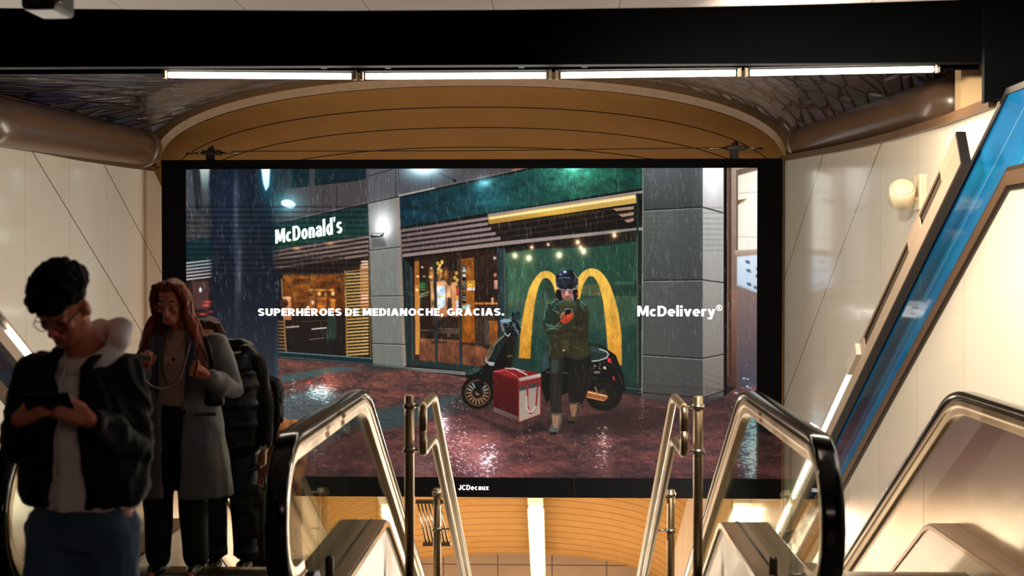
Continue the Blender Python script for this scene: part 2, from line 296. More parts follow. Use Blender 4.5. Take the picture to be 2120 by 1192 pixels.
def paint_screen():
    c = Painter(); R = c.rect; P = c.poly; L = c.line; E = c.ell; G = c.glow
    # --- left: upper facade, window strips
    P([(378, 336), (770, 336), (770, 400), (378, 510)], (46, 49, 55), (66, 64, 68), 'x')
    P([(605, 336), (757, 336), (757, 370), (640, 402), (605, 400)], (12, 40, 46), (20, 30, 34))
    R(640, 336, 652, 400, (60, 62, 66)); R(600, 336, 606, 410, (20, 55, 60), soft=1)
    P([(384, 430), (560, 395), (762, 372), (762, 421), (560, 466), (384, 502)], (58, 55, 58), (74, 68, 70), 'x', noise=.06)
    P([(384, 352), (398, 352), (405, 440), (384, 442)], (66, 70, 74)); P([(398, 352), (413, 352), (417, 430), (405, 436)], (34, 40, 46))
    for x, y in ((670, 392), (697, 388)): L([(x, y), (x + 1, y + 44)], 1, (26, 26, 30))
    L([(560, 467), (762, 421)], 2.2, (20, 20, 22)); L([(600, 455), (762, 419)], 1.2, (128, 120, 118))
    L([(384, 438), (404, 432), (560, 412)], 1, (24, 26, 30)); L([(384, 460), (416, 464)], 1.6, (26, 26, 30))
    # --- sign board, louvres
    P([(384, 500), (440, 490), (442, 560), (384, 560)], (14, 44, 48), (14, 34, 36))
    P([(556, 468), (762, 423), (763, 486), (560, 518)], (16, 42, 44), (22, 62, 48))
    P([(556, 518), (763, 486), (764, 534), (560, 562)], (34, 24, 20))
    for i in range(5):
        y0 = 519 + i * 8.6; y1 = 488 + i * 9.2
        P([(558, y0), (763, y1), (763, y1 + 4.6), (558, y0 + 4.6)], (112, 96, 92), (140, 118, 110), 'x', noise=.08)
        P([(558, y0 + 4.6), (763, y1 + 4.6), (763, y1 + 6), (558, y0 + 6)], (44, 28, 18))
    for x, y, r in ((615, 515, 5), (684, 505, 5), (665, 535, 3), (685, 532, 3), (706, 534, 2)): G(x, y, r * 1.5, r * .6, (190, 120, 60), .9)
    # --- left restaurant window
    P([(560, 562), (764, 534), (769, 742), (574, 728)], (30, 20, 16))
    P([(586, 566), (720, 568), (720, 664), (590, 660)], (150, 84, 30), (96, 48, 16)); P([(586, 566), (600, 565), (690, 569), (690, 574), (586, 572)], (112, 70, 30))
    P([(660, 568), (716, 566), (716, 655), (668, 655)], (120, 62, 20), (84, 40, 14))
    for i in range(38): L([(586, 567 + i * 2.5), (716, 568 + i * 2.5)], .8, (70, 36, 12), a=.6)
    for x0, y0, x1, y1, co in ((640, 598, 690, 602, (206, 140, 60)), (658, 604, 664, 612, (235, 190, 110)), (672, 606, 676, 612, (240, 210, 150)), (686, 604, 692, 612, (240, 200, 140)),
                               (640, 612, 652, 640, (160, 90, 40)), (656, 615, 676, 650, (190, 104, 36)), (645, 622, 650, 630, (240, 220, 190)), (684, 618, 694, 650, (204, 120, 40))):
        R(x0, y0, x1, y1, co, soft=.6, a=.85)
    P([(586, 652), (716, 646), (716, 742), (586, 735)], (34, 24, 22), (22, 18, 18))
    for y in (566, 548): P([(560, y - 12), (714, y - 20), (714, y - 2), (560, y + 4)], (26, 18, 15), a=.55)
    P([(565, 562), (583, 560), (586, 735), (570, 733)], (20, 22, 30)); L([(583, 577), (592, 728)], 3.2, (146, 106, 60))
    for y in (586, 600, 616): E(573, y, 4, 4, (70, 90, 110), soft=1, a=.6)
    P([(587, 614), (602, 614), (603, 662), (588, 662)], (206, 146, 100), (180, 110, 70)); E(588, 628, 9, 9, (70, 40, 26))
    for i in range(9): R(574, 664 + i * 7, 590, 667 + i * 7, (150, 104, 56), a=.9)
    P([(592, 676), (619, 674), (619, 677), (592, 679)], (190, 160, 140)); P([(645, 680), (676, 677), (676, 679.5), (645, 682.5)], (206, 196, 180))
    L([(625, 666), (716, 660)], 1.2, (90, 60, 44)); L([(640, 703), (672, 699)], 1.2, (130, 110, 96)); R(655, 653, 716, 662, (30, 22, 20), a=.7)
    P([(680, 655), (690, 652), (697, 662), (696, 702), (676, 712), (675, 690)], (38, 52, 42), soft=.8); R(676, 702, 690, 735, (26, 24, 26), soft=1)
    # slatted screen
    P([(714, 560), (762, 536), (766, 742), (719, 738)], (40, 26, 14))
    P([(745, 548), (762, 540), (765, 640), (746, 640)], (210, 140, 100), (160, 70, 40), a=.8)
    for i in range(26):
        y = 566 + i * 6.7
        P([(716, y), (763, y - 3.4), (763, y - .3), (716, y + 3.1)], (176, 140, 78) if i % 3 else (206, 168, 96), (214, 176, 110), 'x')
    for y in (540, 546, 552, 610, 616, 624): P([(748, y), (762, y - 1), (762, y + 2), (748, y + 3)], (250, 214, 180))
    L([(714, 560), (719, 738)], 2.6, (150, 112, 60)); L([(763, 534), (768, 742)], 3, (100, 74, 40)); L([(716, 563), (763, 556)], 2, (180, 140, 80))
    P([(572, 726), (770, 742), (770, 754), (574, 742)], (18, 36, 40)); L([(574, 728), (770, 742)], 1.3, (120, 160, 160)); L([(574, 738), (770, 753)], 1.6, (60, 90, 94))
    # --- far left shutters
    P([(384, 560), (440, 556), (452, 700), (384, 700)], (34, 24, 26))
    for i in range(6): P([(384, 543 + i * 6.8), (440, 537 + i * 6.8), (440, 539.4 + i * 6.8), (384, 546.4 + i * 6.8)], (178, 176, 176), soft=.4)
    R(398, 582, 432, 640, (92, 60, 56), soft=2, a=.7); E(415, 600, 3, 5, (220, 220, 225), soft=.5)
    for x, y in ((432, 625), (428, 632), (440, 645), (420, 650)): G(x, y, 9, 2.5, (210, 50, 40), .8)
    # --- blurred near pillar with its lights
    P([(430, 336), (562, 336), (566, 560), (572, 700), (584, 860), (600, 1000), (440, 1000), (442, 700), (436, 500)], (17, 25, 38), (14, 18, 28), soft=4)
    P([(442, 560), (568, 560), (584, 860), (600, 1000), (446, 1000)], (17, 23, 33), (68, 72, 84), soft=7, a=.85)
    P([(540, 336), (600, 336), (575, 520), (556, 620)], (12, 40, 52), (14, 20, 34), soft=5, a=.5)
    for dx, w, g in ((486, 6, 44), (500, 14, 14), (455, 18, 10), (530, 12, 8)): G(dx + 2, 440, w, 90, (g, g * .95, g * .95), 1)
    G(496, 560, 5, 60, (52, 50, 50), 1); G(489, 600, 3, 70, (22, 22, 26), 1); G(470, 420, 24, 60, (0, 5, 12), 1); G(572, 790, 3, 120, (20, 50, 66), .5)
    P([(412, 336), (435, 336), (431, 392), (418, 392)], (225, 240, 235), (70, 96, 98), soft=1.6); P([(417, 385), (432, 385), (434, 450), (420, 450)], (96, 104, 106), (40, 46, 54), soft=3, a=.8)
    P([(539, 336), (560, 336), (557, 385), (550, 396), (545, 380)], (252, 255, 255), (200, 232, 235), soft=1.2); G(550, 360, 14, 40, (20, 80, 90), .9)
    E(597, 422, 15, 8, (255, 255, 255), rot=14, soft=1.2); G(597, 422, 24, 20, (60, 150, 160), 1, 1.3)
    # moire scan lines of the LED wall
    for i, y in enumerate(range(426, 560, 11)):
        R(384, y, 764, y + 4.2, (6, 8, 12), a=.34 - .02 * i); R(384, y + 5.5, 764, y + 9.5, (90, 104, 130), a=.12)
    # --- stone pillar between the windows
    P([(760, 336), (824, 336), (826, 408), (762, 421)], (82, 82, 88), (92, 90, 94), noise=.1)
    P([(762, 421), (818, 411), (834, 760), (772, 753)], (128, 130, 126), (112, 114, 106), noise=.09)
    P([(818, 411), (827, 409), (841, 757), (834, 760)], (136, 126, 116), (142, 130, 116), noise=.09)
    G(793, 462, 22, 30, (150, 150, 155), 1, 2); G(793, 478, 14, 14, (120, 120, 120), 1, 2)
    P([(766, 488), (772, 483), (796, 482), (792, 490), (770, 492)], (30, 34, 38)); P([(769, 487), (774, 484), (794, 483), (786, 488)], (214, 226, 230))
    P([(770, 493), (794, 490), (800, 510), (770, 513)], (64, 68, 66), a=.6, soft=2)
    for a, b in (((762, 421), (826, 407)), ((762, 519), (829, 511)), ((765, 613), (836, 612)), ((770, 711), (840, 713))):
        L([a, b], 2, (24, 26, 26)); L([(a[0], a[1] + 2), (b[0], b[1] + 2)], 1, (170, 172, 166))
    L([(762, 365), (812, 350)], 1.4, (22, 24, 28)); L([(819, 336), (820, 410)], 1.4, (20, 22, 26))
    # --- upper middle facade
    P([(826, 336), (1120, 336), (1100, 347), (826, 406)], (80, 80, 86), (74, 68, 70), 'x', noise=.09)
    L([(895, 345), (893, 392)], 1, (40, 40, 44)); L([(985, 345), (984, 372)], 1, (50, 50, 54))
    L([(826, 405), (900, 389)], 3, (176, 168, 160)); L([(900, 388), (1100, 345)], 2, (110, 92, 84)); L([(1060, 352), (1100, 344)], 3, (170, 110, 80))
    L([(910, 358), (940, 372)], 2, (34, 40, 50)); E(941, 374, 4, 4, (26, 32, 40))
    G(878, 346, 26, 13, (225, 250, 255), 1.3, 1.5); G(878, 352, 42, 26, (40, 90, 100), .8)
    # --- green fascia
    P([(827, 409), (1100, 349), (1140, 336), (1333, 336), (1333, 390), (830, 472)], (14, 42, 56), (34, 92, 72), 'x', noise=.07)
    P([(1100, 349), (1140, 336), (1333, 336), (1333, 390), (1180, 416)], (28, 78, 66), (28, 66, 54), noise=.1, a=.6)
    P([(1290, 336), (1333, 336), (1333, 394), (1290, 398)], (14, 52, 46), soft=6, a=.6)
    L([(827, 409), (1110, 347)], 2.4, (12, 16, 22)); G(1185, 344, 40, 34, (70, 160, 130), 1, 1.5); G(1190, 342, 14, 8, (140, 200, 180), .8); G(1005, 378, 15, 10, (120, 180, 190), 1, 1.4); G(1010, 410, 50, 24, (14, 36, 44), .9)
    for i in range(260):
        x = c.rng.uniform(960, 1330); y = c.rng.uniform(352, 440) - (x - 960) * .09
        L([(x, y), (x + .3, y + c.rng.uniform(3, 9))], .8, (10, 34, 30), a=.5)
    # --- roller louvres and yellow awning box
    P([(830, 472), (1333, 390), (1333, 472), (834, 536)], (30, 24, 22), (18, 15, 14), 'x')
    L([(829, 471), (1333, 390)], 2.2, (10, 14, 16))
    for i in range(6):
        ya, yb = 475 + i * 10.2, 446 + i * 11.2
        xe = 1010 if i < 2 else 1046 - (5 - i) * 10
        t = (xe - 830) / 200.
        P([(830, ya), (xe, ya + (yb - ya) * t), (xe, ya + (yb - ya) * t + 6), (830, ya + 5.4)], (116, 98, 98), (150, 128, 128), 'x', noise=.1)
        if i > 1 and i < 5: P([(xe, yb), (1325, yb - 46), (1325, yb - 42), (xe, yb + 5)], (52, 38, 32), a=.7, noise=.2)
    P([(834, 526), (1040, 500), (1333, 470), (1333, 476), (1040, 508), (834, 532)], (150, 126, 122), (160, 146, 138), 'x', noise=.08)
    P([(834, 533), (1040, 509), (1333, 477), (1333, 483), (1040, 516), (836, 540)], (10, 10, 11))
    P([(1010, 443), (1333, 394), (1333, 399), (1010, 450)], (150, 138, 132), noise=.1)
    P([(1010, 448), (1318, 402), (1318, 420), (1012, 464)], (236, 198, 108), (186, 138, 58)); P([(1012, 450), (1318, 404), (1318, 410), (1012, 455)], (252, 232, 168))
    for k in range(3): L([(1011, 455 + k * 3), (1318, 410 + k * 3.2)], .7, (140, 96, 30))
    P([(1316, 402), (1333, 400), (1333, 432), (1318, 422)], (10, 12, 14)); G(1150, 440, 60, 9, (60, 50, 10), .7)
    for y in (432, 444, 456): P([(1268 + (y - 432), y), (1312, y - 5), (1312, y + 1), (1276 + (y - 432), y + 5)], (170, 134, 112))
    for x, y in ((1055, 462), (1090, 452), (1180, 448), (1200, 456)): c.sparks(x + 20, y, 60, 8, (140, 110, 90), 16, .8, int(x))
    R(1318, 400, 1322, 800, (26, 44, 44))
    # --- entrance doors and interior
    P([(838, 536), (1046, 512), (1050, 772), (850, 756)], (40, 24, 16), (58, 34, 24))
    P([(858, 541), (868, 540), (871, 733), (860, 734)], (196, 122, 52), (206, 140, 66)); P([(858, 541), (868, 540), (868, 590), (858, 590)], (126, 66, 22), a=.6)
    P([(868, 540), (895, 538), (897, 745), (870, 742)], (42, 26, 18), (34, 24, 20)); G(880, 600, 10, 20, (30, 34, 10), .8)
    for x, y in ((874, 553), (865, 572), (878, 572), (893, 555), (934, 548), (890, 573), (863, 600)): G(x, y, 2.4, 1.6, (255, 235, 210), 1)
    for y in (585, 589, 593, 598): R(868, y, 880, y + 2.2, (30, 190, 100), a=.75, soft=.4)
    P([(869, 613), (874, 606), (878, 608), (872, 616)], (90, 110, 80)); L([(868, 614), (874, 607), (876, 610), (882, 606), (888, 604)], 1.2, (200, 210, 180)); L([(868, 616), (886, 610)], 1, (190, 200, 170))
    P([(870, 725), (892, 725), (892, 742), (870, 742)], (50, 34, 26)); L([(890, 690), (893, 735)], 2, (16, 12, 10))
    R(903, 540, 948, 640, (70, 42, 22), (46, 28, 18)); R(903, 540, 949, 560, (24, 16, 12), a=.7)
    for x in (912, 923, 892, 896): G(x, 568, 4, 12, (200, 130, 60), .7)
    for px, py in ((906, 545), (910, 550), (915, 542), (908, 556), (913, 560), (907, 565), (911, 572), (945, 565), (942, 575), (947, 580), (944, 588)): E(px, py, 3.4, 4, (212, 164, 76), soft=.4)
    L([(905, 560), (912, 548), (917, 544)], 1.6, (255, 230, 160)); R(906, 562, 912, 582, (190, 130, 70), soft=.6)
    P([(904, 583), (920, 580), (926, 586), (926, 656), (920, 662), (905, 662)], (226, 168, 118), (188, 112, 70)); P([(891, 583), (897, 581), (900, 640), (892, 640)], (196, 140, 90)); P([(934, 585), (944, 583), (947, 658), (936, 656)], (214, 156, 104), (180, 110, 70))
    P([(905, 593), (922, 592), (923, 637), (906, 638)], (196, 222, 238), (214, 230, 246)); R(908, 612, 919, 615, (220, 190, 90)); R(917, 632, 921, 637, (230, 190, 60)); R(911, 598, 916, 602, (120, 150, 180), a=.6)
    L([(923, 591), (923, 638)], 1.4, (16, 18, 26)); R(926, 591, 934, 616, (220, 140, 90)); R(928, 596, 932, 612, (240, 200, 160), a=.7); R(927, 618, 934, 640, (60, 40, 30))
    R(945, 595, 949, 612, (190, 30, 30)); R(945, 612, 949, 622, (230, 150, 60)); R(945, 622, 949, 636, (200, 215, 240))
    R(903, 655, 950, 705, (38, 26, 20), a=.85, soft=1); P([(868, 700), (950, 704), (952, 760), (868, 748)], (130, 78, 52), (92, 52, 36), noise=.1)
    for y in (680, 684, 688): L([(904, y), (952, y + 1)], 1, (150, 126, 104), a=.8)
    L([(858, 683), (898, 684)], 1, (150, 110, 80)); R(892, 706, 926, 711, (60, 40, 28), soft=1); E(929, 694, 4, 4, (90, 70, 50))
    P([(950, 536), (956, 535), (957, 560), (950, 560)], (150, 80, 24)); P([(948, 537), (981, 533), (983, 710), (950, 708)], (166, 92, 28), (140, 74, 18), noise=.07)
    P([(981, 533), (1030, 527), (1030, 625), (982, 625)], (46, 30, 22), (36, 22, 16)); P([(983, 630), (1032, 630), (1032, 722), (984, 720)], (52, 38, 30), (62, 44, 34)); P([(950, 712), (1032, 722), (1034, 770), (952, 762)], (128, 72, 46), (96, 54, 38), noise=.1)
    for x in (992, 1001, 1012): L([(x, 632), (x, 716)], 1, (34, 24, 18))
    P([(982, 626), (1001, 626), (1001, 630), (982, 630)], (196, 112, 44)); P([(1003, 626), (1030, 626), (1030, 630), (1003, 630)], (206, 120, 48)); R(1017, 616, 1022, 630, (240, 180, 120)); R(1013, 664, 1030, 716, (156, 86, 30), (120, 64, 24)); R(1003, 664, 1013, 716, (70, 60, 52))
    for a in range(6): t = a * math.pi / 3; L([(1025, 569), (1025 + 4 * math.cos(t), 569 + 4 * math.sin(t))], 1.2, (226, 170, 110))
    G(1024, 534, 2.4, 2.4, (255, 255, 255), 1); R(1023, 580, 1030, 598, (170, 120, 100)); P([(967, 581), (983, 580), (983, 601), (967, 600)], (226, 164, 48)); R(967, 596, 983, 601, (216, 216, 220)); R(970, 588, 980, 590, (250, 220, 120)); R(970, 584, 979, 585, (120, 80, 20))
    for y0, y1 in ((550, 563), (564, 581), (583, 600), (604, 628)): R(956.5, y0, 965, y1, (14, 18, 18))
    R(957, 557, 964.5, 563, (200, 210, 210)); R(957.5, 567, 964, 573, (220, 228, 226)); E(961, 588, 3.4, 4.2, (200, 206, 200)); E(961, 588, 2.2, 3, (16, 20, 20)); R(959, 552, 962, 556, (220, 226, 226)); R(958, 593, 964, 597, (90, 96, 96)); R(958, 606, 964, 609, (70, 90, 80)); R(958, 613, 964, 617, (90, 100, 90)); R(959, 619, 964, 622, (180, 110, 90))
    P([(957, 632), (968, 631), (969, 640), (957, 640)], (150, 190, 180)); E(969, 635, 4, 4, (190, 220, 210))
    for dx, dy in ((-3.4, -3), (-1, -5), (2, -4.6), (4, -2)): E(969 + dx, 635 + dy, 1.3, 1.5, (160, 200, 190))
    P([(984, 710), (1032, 716), (1032, 724), (1010, 724)], (40, 26, 20), a=.7)
    for x0, x1, w in ((838, 847, 8), (847, 857, 6), (898, 902, 5), (948.5, 954, 5.2)):
        P([(x0, 536), (x0 + w, 535), (x0 + w + 4, 758), (x0 + 3, 757)], (30, 44, 46), (34, 46, 46))
    L([(843, 540), (848, 755)], 1.2, (14, 20, 22)); L([(851, 540), (855, 755)], 1.2, (70, 90, 90)); P([(836, 533), (858, 531), (858, 560), (846, 545)], (12, 12, 14))
    P([(1029, 516), (1045, 514), (1050, 775), (1034, 772)], (38, 54, 58), (28, 42, 44)); L([(1044, 516), (1048, 770)], 1.4, (90, 110, 104)); L([(1031, 520), (1034, 770)], 1, (14, 20, 22))
    P([(852, 744), (1050, 764), (1050, 776), (852, 756)], (30, 44, 46)); P([(842, 756), (1050, 776), (1050, 784), (842, 764)], (34, 24, 20)); P([(772, 754), (842, 760), (970, 770), (970, 777), (772, 760)], (126, 132, 126), noise=.1); P([(772, 760), (970, 778), (970, 783), (772, 766)], (14, 20, 22))
    # --- green glazing with the golden letter
    P([(1047, 524), (1318, 480), (1320, 806), (1052, 776)], (48, 84, 66), (20, 50, 44), noise=.07)
    P([(1047, 524), (1110, 514), (1110, 620), (1047, 630)], (70, 104, 76), a=.6, soft=6); P([(1230, 490), (1318, 478), (1318, 640), (1240, 640)], (24, 62, 44), a=.6, soft=8)
    P([(1047, 514), (1318, 476), (1318, 492), (1047, 522)], (28, 22, 20), noise=.15); P([(1100, 503), (1318, 478), (1318, 500), (1220, 512), (1100, 515)], (30, 22, 18), a=.8)
    P([(1050, 620), (1318, 613), (1318, 672), (1200, 686), (1050, 700)], (84, 96, 74), (52, 78, 62), a=.45, soft=1.5); P([(1128, 560), (1175, 565), (1160, 620), (1128, 620)], (40, 52, 40), a=.6, soft=3)
    P([(1262, 590), (1318, 588), (1318, 612), (1262, 612)], (28, 52, 44), a=.8, soft=1); R(1272, 584, 1312, 588, (80, 110, 90), a=.6, soft=1.5); R(1225, 606, 1260, 610, (180, 120, 70), a=.5, soft=2)
    for x, y, r in ((1066, 529, 6), (1095, 534, 6.5), (1158, 528, 7), (1196, 501, 5.5), (1208, 520, 6.5), (1202, 512, 4), (1272, 487, 5.5), (1101, 512, 4), (1135, 506, 3)):
        G(x, y, r * 1.7, r * 1.7, (190, 130, 80), .5); G(x, y, r * .7, r * .8, (255, 240, 205), 1)
    gold, gold2 = (240, 188, 78), (214, 146, 44)
    left = [(1074, 741), (1076, 704), (1081, 664), (1087.5, 627), (1095, 599), (1101, 586), (1107.6, 576), (1114, 568), (1120, 563), (1129, 560.5), (1136, 561), (1142, 564), (1149, 570), (1160, 600), (1170, 660), (1160, 660), (1151, 611), (1146.5, 594), (1143, 586), (1138.7, 580), (1134, 576), (1130, 575), (1126, 576), (1121, 581), (1114, 596), (1107.6, 624), (1103, 658), (1100, 701), (1098, 742.4)]
    right = [(1186, 640), (1188, 600), (1197.7, 574), (1204, 565), (1210, 560), (1217, 556.5), (1224, 555.5), (1231, 556), (1238, 558.6), (1245, 563.5), (1250.5, 569.5), (1257, 579), (1263, 589.7), (1268.5, 604), (1273.7, 620.7), (1279, 642), (1283, 664), (1285.5, 682), (1287, 701), (1287.7, 756.7), (1259, 754), (1258.5, 730), (1257, 708), (1253.6, 664), (1249, 627), (1245, 608), (1239.6, 591), (1235, 581), (1230, 574), (1226, 571.4), (1222.5, 571), (1218, 573), (1214, 578), (1207, 590), (1201, 614.5), (1196, 640)]
    P(left, gold, gold2, noise=.05); P(right, gold, gold2, noise=.05)
    P([(1205, 590), (1250, 585), (1262, 592), (1262, 612), (1203, 612)], (200, 150, 70), a=.25, soft=2)
    P([(1318, 480), (1332, 478), (1330, 815), (1320, 808)], (20, 34, 32)); L([(1319, 480), (1321, 800)], 1.4, (110, 100, 80)); P([(1052, 776), (1320, 800), (1330, 812), (1330, 818), (1052, 784)], (20, 38, 38)); L([(1200, 793), (1330, 806)], 1.2, (110, 140, 134))
    for pg, amp, sx_, sy_ in (([(1047, 524), (1318, 480), (1320, 806), (1052, 776)], .09, 26, 60), ([(827, 409), (1100, 349), (1333, 340), (1333, 390), (830, 472)], .16, 30, 20), ([(586, 566), (716, 568), (716, 655), (586, 652)], .25, 26, 14), ([(868, 540), (1030, 527), (1034, 770), (868, 748)], .18, 20, 34)):
        A, B, C_, D, xs, ys, mm = c.mask(pg); n1 = c.fbm(C_ - A, D - B, sx_, sy_, 4, 17); n2 = c.fbm(C_ - A, D - B, 3, 14, 2, 5); c.c[B:D, A:C_] *= (1 + mm * (amp * n1 + .07 * n2))[..., None]
    for i in range(900):
        x = c.rng.uniform(1050, 1316); y = c.rng.uniform(530, 790); L([(x, y), (x + .2, y + c.rng.uniform(1, 5))], .7, (110, 150, 120), a=c.rng.uniform(.1, .4) * (1 if x > 1230 or y < 620 else .5))
    # --- right corner pillar
    P([(1332, 336), (1455, 336), (1455, 826), (1328, 814)], (92, 98, 98), (70, 70, 66), noise=.13)
    P([(1332, 336), (1455, 336), (1455, 430), (1332, 436)], (96, 104, 106), (62, 66, 66), noise=.12); P([(1332, 437), (1455, 431), (1455, 578), (1331, 580)], (92, 98, 92), (66, 70, 68), noise=.13)
    P([(1400, 336), (1455, 336), (1455, 820), (1400, 820)], (60, 64, 66), a=.3, soft=10)
    P([(1455, 336), (1498, 336), (1499, 812), (1455, 826)], (214, 214, 212), (112, 104, 96), noise=.06); P([(1455, 336), (1497, 336), (1497, 438), (1455, 428)], (250, 252, 255), (190, 186, 184), noise=.03)
    G(1476, 370, 22, 50, (50, 50, 50), 1)
    for a, b, d in (((1332, 435), (1454, 428.5), (1497, 440)), ((1330, 580.5), (1454, 579), (1498, 585)), ((1329, 734), (1454, 742), (1499, 733)), ((1328, 812), (1454, 824), (1500, 809))):
        L([a, b, d], 2.4, (16, 17, 17)); L([(a[0], a[1] + 2.4), (b[0], b[1] + 2.4), (d[0], d[1] + 2.4)], 1, (164, 166, 156))
    L([(1331, 340), (1329, 815)], 1.6, (170, 172, 150), a=.8)
    P([(1328, 814), (1455, 826), (1500, 811), (1500, 819), (1456, 838), (1328, 826)], (96, 100, 102), (60, 62, 64), noise=.1)
    for i in range(9): R(1333, 428 + i * 11, 1497, 432 + i * 11, (60, 66, 74), a=.16)
    # --- far right doorway
    R(1498, 336, 1505, 830, (14, 12, 12)); R(1505, 336, 1513, 800, (108, 78, 60), (70, 44, 36), soft=.6); L([(1513, 336), (1513, 790)], 1.5, (30, 20, 16)); R(1514, 336, 1580, 800, (176, 156, 138), (96, 66, 56)); L([(1506, 345), (1507, 780)], 1.2, (190, 150, 120), a=.7)
    P([(1524, 352), (1580, 340), (1580, 348), (1528, 362), (1528, 520), (1524, 520)], (110, 90, 76)); P([(1528, 364), (1580, 350), (1580, 524), (1528, 524)], (244, 236, 216), (252, 246, 232)); G(1565, 400, 30, 90, (30, 30, 30), 1)
    L([(1528, 400), (1570, 397)], 1, (170, 150, 130)); L([(1528, 490), (1570, 491)], 1, (190, 170, 150)); P([(1526, 414), (1534, 413), (1546, 411), (1540, 418), (1528, 424)], (120, 84, 60)); L([(1532, 420), (1546, 412)], 2, (220, 190, 160))
    P([(1521, 518), (1580, 515), (1580, 527), (1522, 530)], (206, 184, 164), (160, 134, 114)); P([(1526, 531), (1580, 526), (1580, 612), (1526, 592)], (225, 238, 250), (190, 208, 230), soft=1.2)
    for x, y in ((1543, 538), (1545, 556), (1546, 584), (1565, 553), (1564, 568), (1560, 591)): P([(x, y), (x + 9, y + 2), (x + 10, y + 9), (x + 1, y + 6)], (90, 104, 130), soft=.8)
    P([(1526, 590), (1580, 612), (1580, 830), (1526, 830)], (140, 116, 110), (62, 58, 70), soft=3); P([(1514, 600), (1526, 600), (1524, 800), (1514, 800)], (150, 112, 96), (70, 44, 36), soft=1)
    # --- wet paving
    ground = [(575, 741), (770, 756), (842, 764), (970, 782), (1052, 784), (1328, 820), (1328, 826), (1456, 838), (1500, 820), (1526, 800), (1580, 800), (1580, 1000), (575, 1000)]
    P(ground, (100, 64, 60), (72, 42, 43), noise=.16)
    P([(575, 741), (1000, 785), (900, 815), (600, 770)], (112, 72, 64), soft=4, a=.5)
    a, b, w_, h_ = 0, 800, c.w, c.h - 800
    m = c.mask(ground)
    A, B, C_, D, xs, ys, mm = m
    n1 = c.fbm(C_ - A, D - B, 90, 22, 5, 3); n2 = c.fbm(C_ - A, D - B, 16, 7, 4, 8)
    n3 = c.rng.standard_normal(((D - B + 1) // 2, (C_ - A + 1) // 2)).astype(np.float32).repeat(2, 0).repeat(2, 1)[:D - B, :C_ - A]
    tt = np.clip(.42 + .34 * n1 + .12 * n2, 0, 1)[..., None]; yy = np.clip((ys - 760) / 220, 0, 1)[:, None, None]
    warm = np.array((140, 82, 66), np.float32) * (1 - yy) + np.array((112, 62, 60), np.float32) * yy; cold = np.array((70, 52, 52), np.float32) * (1 - yy) + np.array((46, 34, 38), np.float32) * yy
    g_ = (warm * tt + cold * (1 - tt)) * (1 + .14 * n2[..., None] + .10 * n3[..., None]); k_ = mm[..., None] * .8
    c.c[B:D, A:C_] = c.c[B:D, A:C_] * (1 - k_) + g_ * k_
    def band(pts, col, **k): P(pts, col, soft=2, **k)
    band([(582, 777), (700, 758), (748, 762), (582, 792)], (62, 92, 92), a=.9)
    band([(760, 752), (860, 762), (800, 770), (740, 765)], (40, 54, 56), a=.6)
    band([(582, 820), (650, 806), (740, 818), (760, 850), (700, 905), (620, 960), (575, 960)], (74, 88, 92), a=.8)
    band([(700, 862), (830, 838), (966, 812), (1006, 838), (870, 874), (760, 898)], (50, 74, 76), a=.8)
    band([(960, 812), (1030, 838), (940, 862), (880, 874)], (44, 40, 42), a=.7)
    band([(1260, 845), (1340, 840), (1440, 858), (1300, 905), (1180, 895)], (36, 24, 24), a=.55)
    band([(1000, 800), (1500, 822), (1560, 850), (1500, 890), (900, 895)], (50, 32, 33), a=.4)
    band([(1130, 870), (1310, 850), (1300, 880), (1140, 900)], (40, 28, 26), a=.6)
    band([(960, 850), (1040, 880), (1075, 892), (1120, 872), (1140, 890), (1060, 905)], (30, 22, 22), a=.7)
    # brick joints in perspective
    for i in range(46):
        x = 575 + i * 44; L([(x, 1000), (x - 560 - i * 4, 770)], .7, (34, 20, 22), a=.34)
    for i in range(34):
        t = (i / 34.) ** 1.7; y = 760 + t * 240; L([(575, y - 14 - 10 * t), (1570, y + 50 + 60 * t)], .8, (36, 20, 22), a=.34)
    for i in range(18): y = 900 + i * 6; L([(1150 + i * 4, y - 4), (1210 + i * 6, y + 26)], .8, (190, 150, 150), a=.25)
    for cx, cy, rx, ry, col, n, big in ((664, 812, 26, 18, (222, 250, 250), 170, 2.4), (612, 826, 40, 20, (170, 220, 220), 120, 1.6), (608, 806, 6, 22, (215, 240, 240), 40, 1.6), (590, 850, 20, 40, (120, 170, 180), 50, 1.3),
            (672, 782, 20, 26, (230, 120, 90), 50, 1.5), (918, 878, 10, 20, (226, 222, 240), 90, 2.6), (940, 935, 40, 50, (225, 190, 200), 170, 2.2), (1010, 950, 22, 34, (236, 226, 244), 150, 3), (985, 975, 40, 22, (200, 190, 225), 90, 2),
            (960, 905, 26, 30, (216, 170, 170), 80, 1.9), (950, 838, 26, 16, (225, 170, 140), 60, 1.5), (1090, 925, 16, 50, (190, 160, 160), 70, 1.6), (1250, 925, 12, 46, (240, 225, 215), 110, 2), (1215, 935, 30, 20, (214, 170, 150), 30, 1.4),
            (1330, 845, 8, 34, (196, 180, 186), 50, 1.3), (1552, 905, 26, 90, (170, 214, 240), 420, 3.4), (1560, 950, 18, 60, (220, 240, 252), 160, 3.6), (650, 950, 90, 50, (200, 160, 156), 120, 1.5), (760, 960, 60, 40, (170, 130, 130), 60, 1.3),
            (860, 800, 120, 30, (150, 110, 104), 50, 1.2), (1120, 960, 400, 40, (170, 120, 120), 120, 1.3), (1450, 930, 120, 50, (150, 110, 112), 60, 1.2), (716, 885, 12, 20, (150, 200, 195), 50, 2)):
        c.sparks(cx, cy, rx, ry, col, n, big, seed=int(cx * 7 + cy))
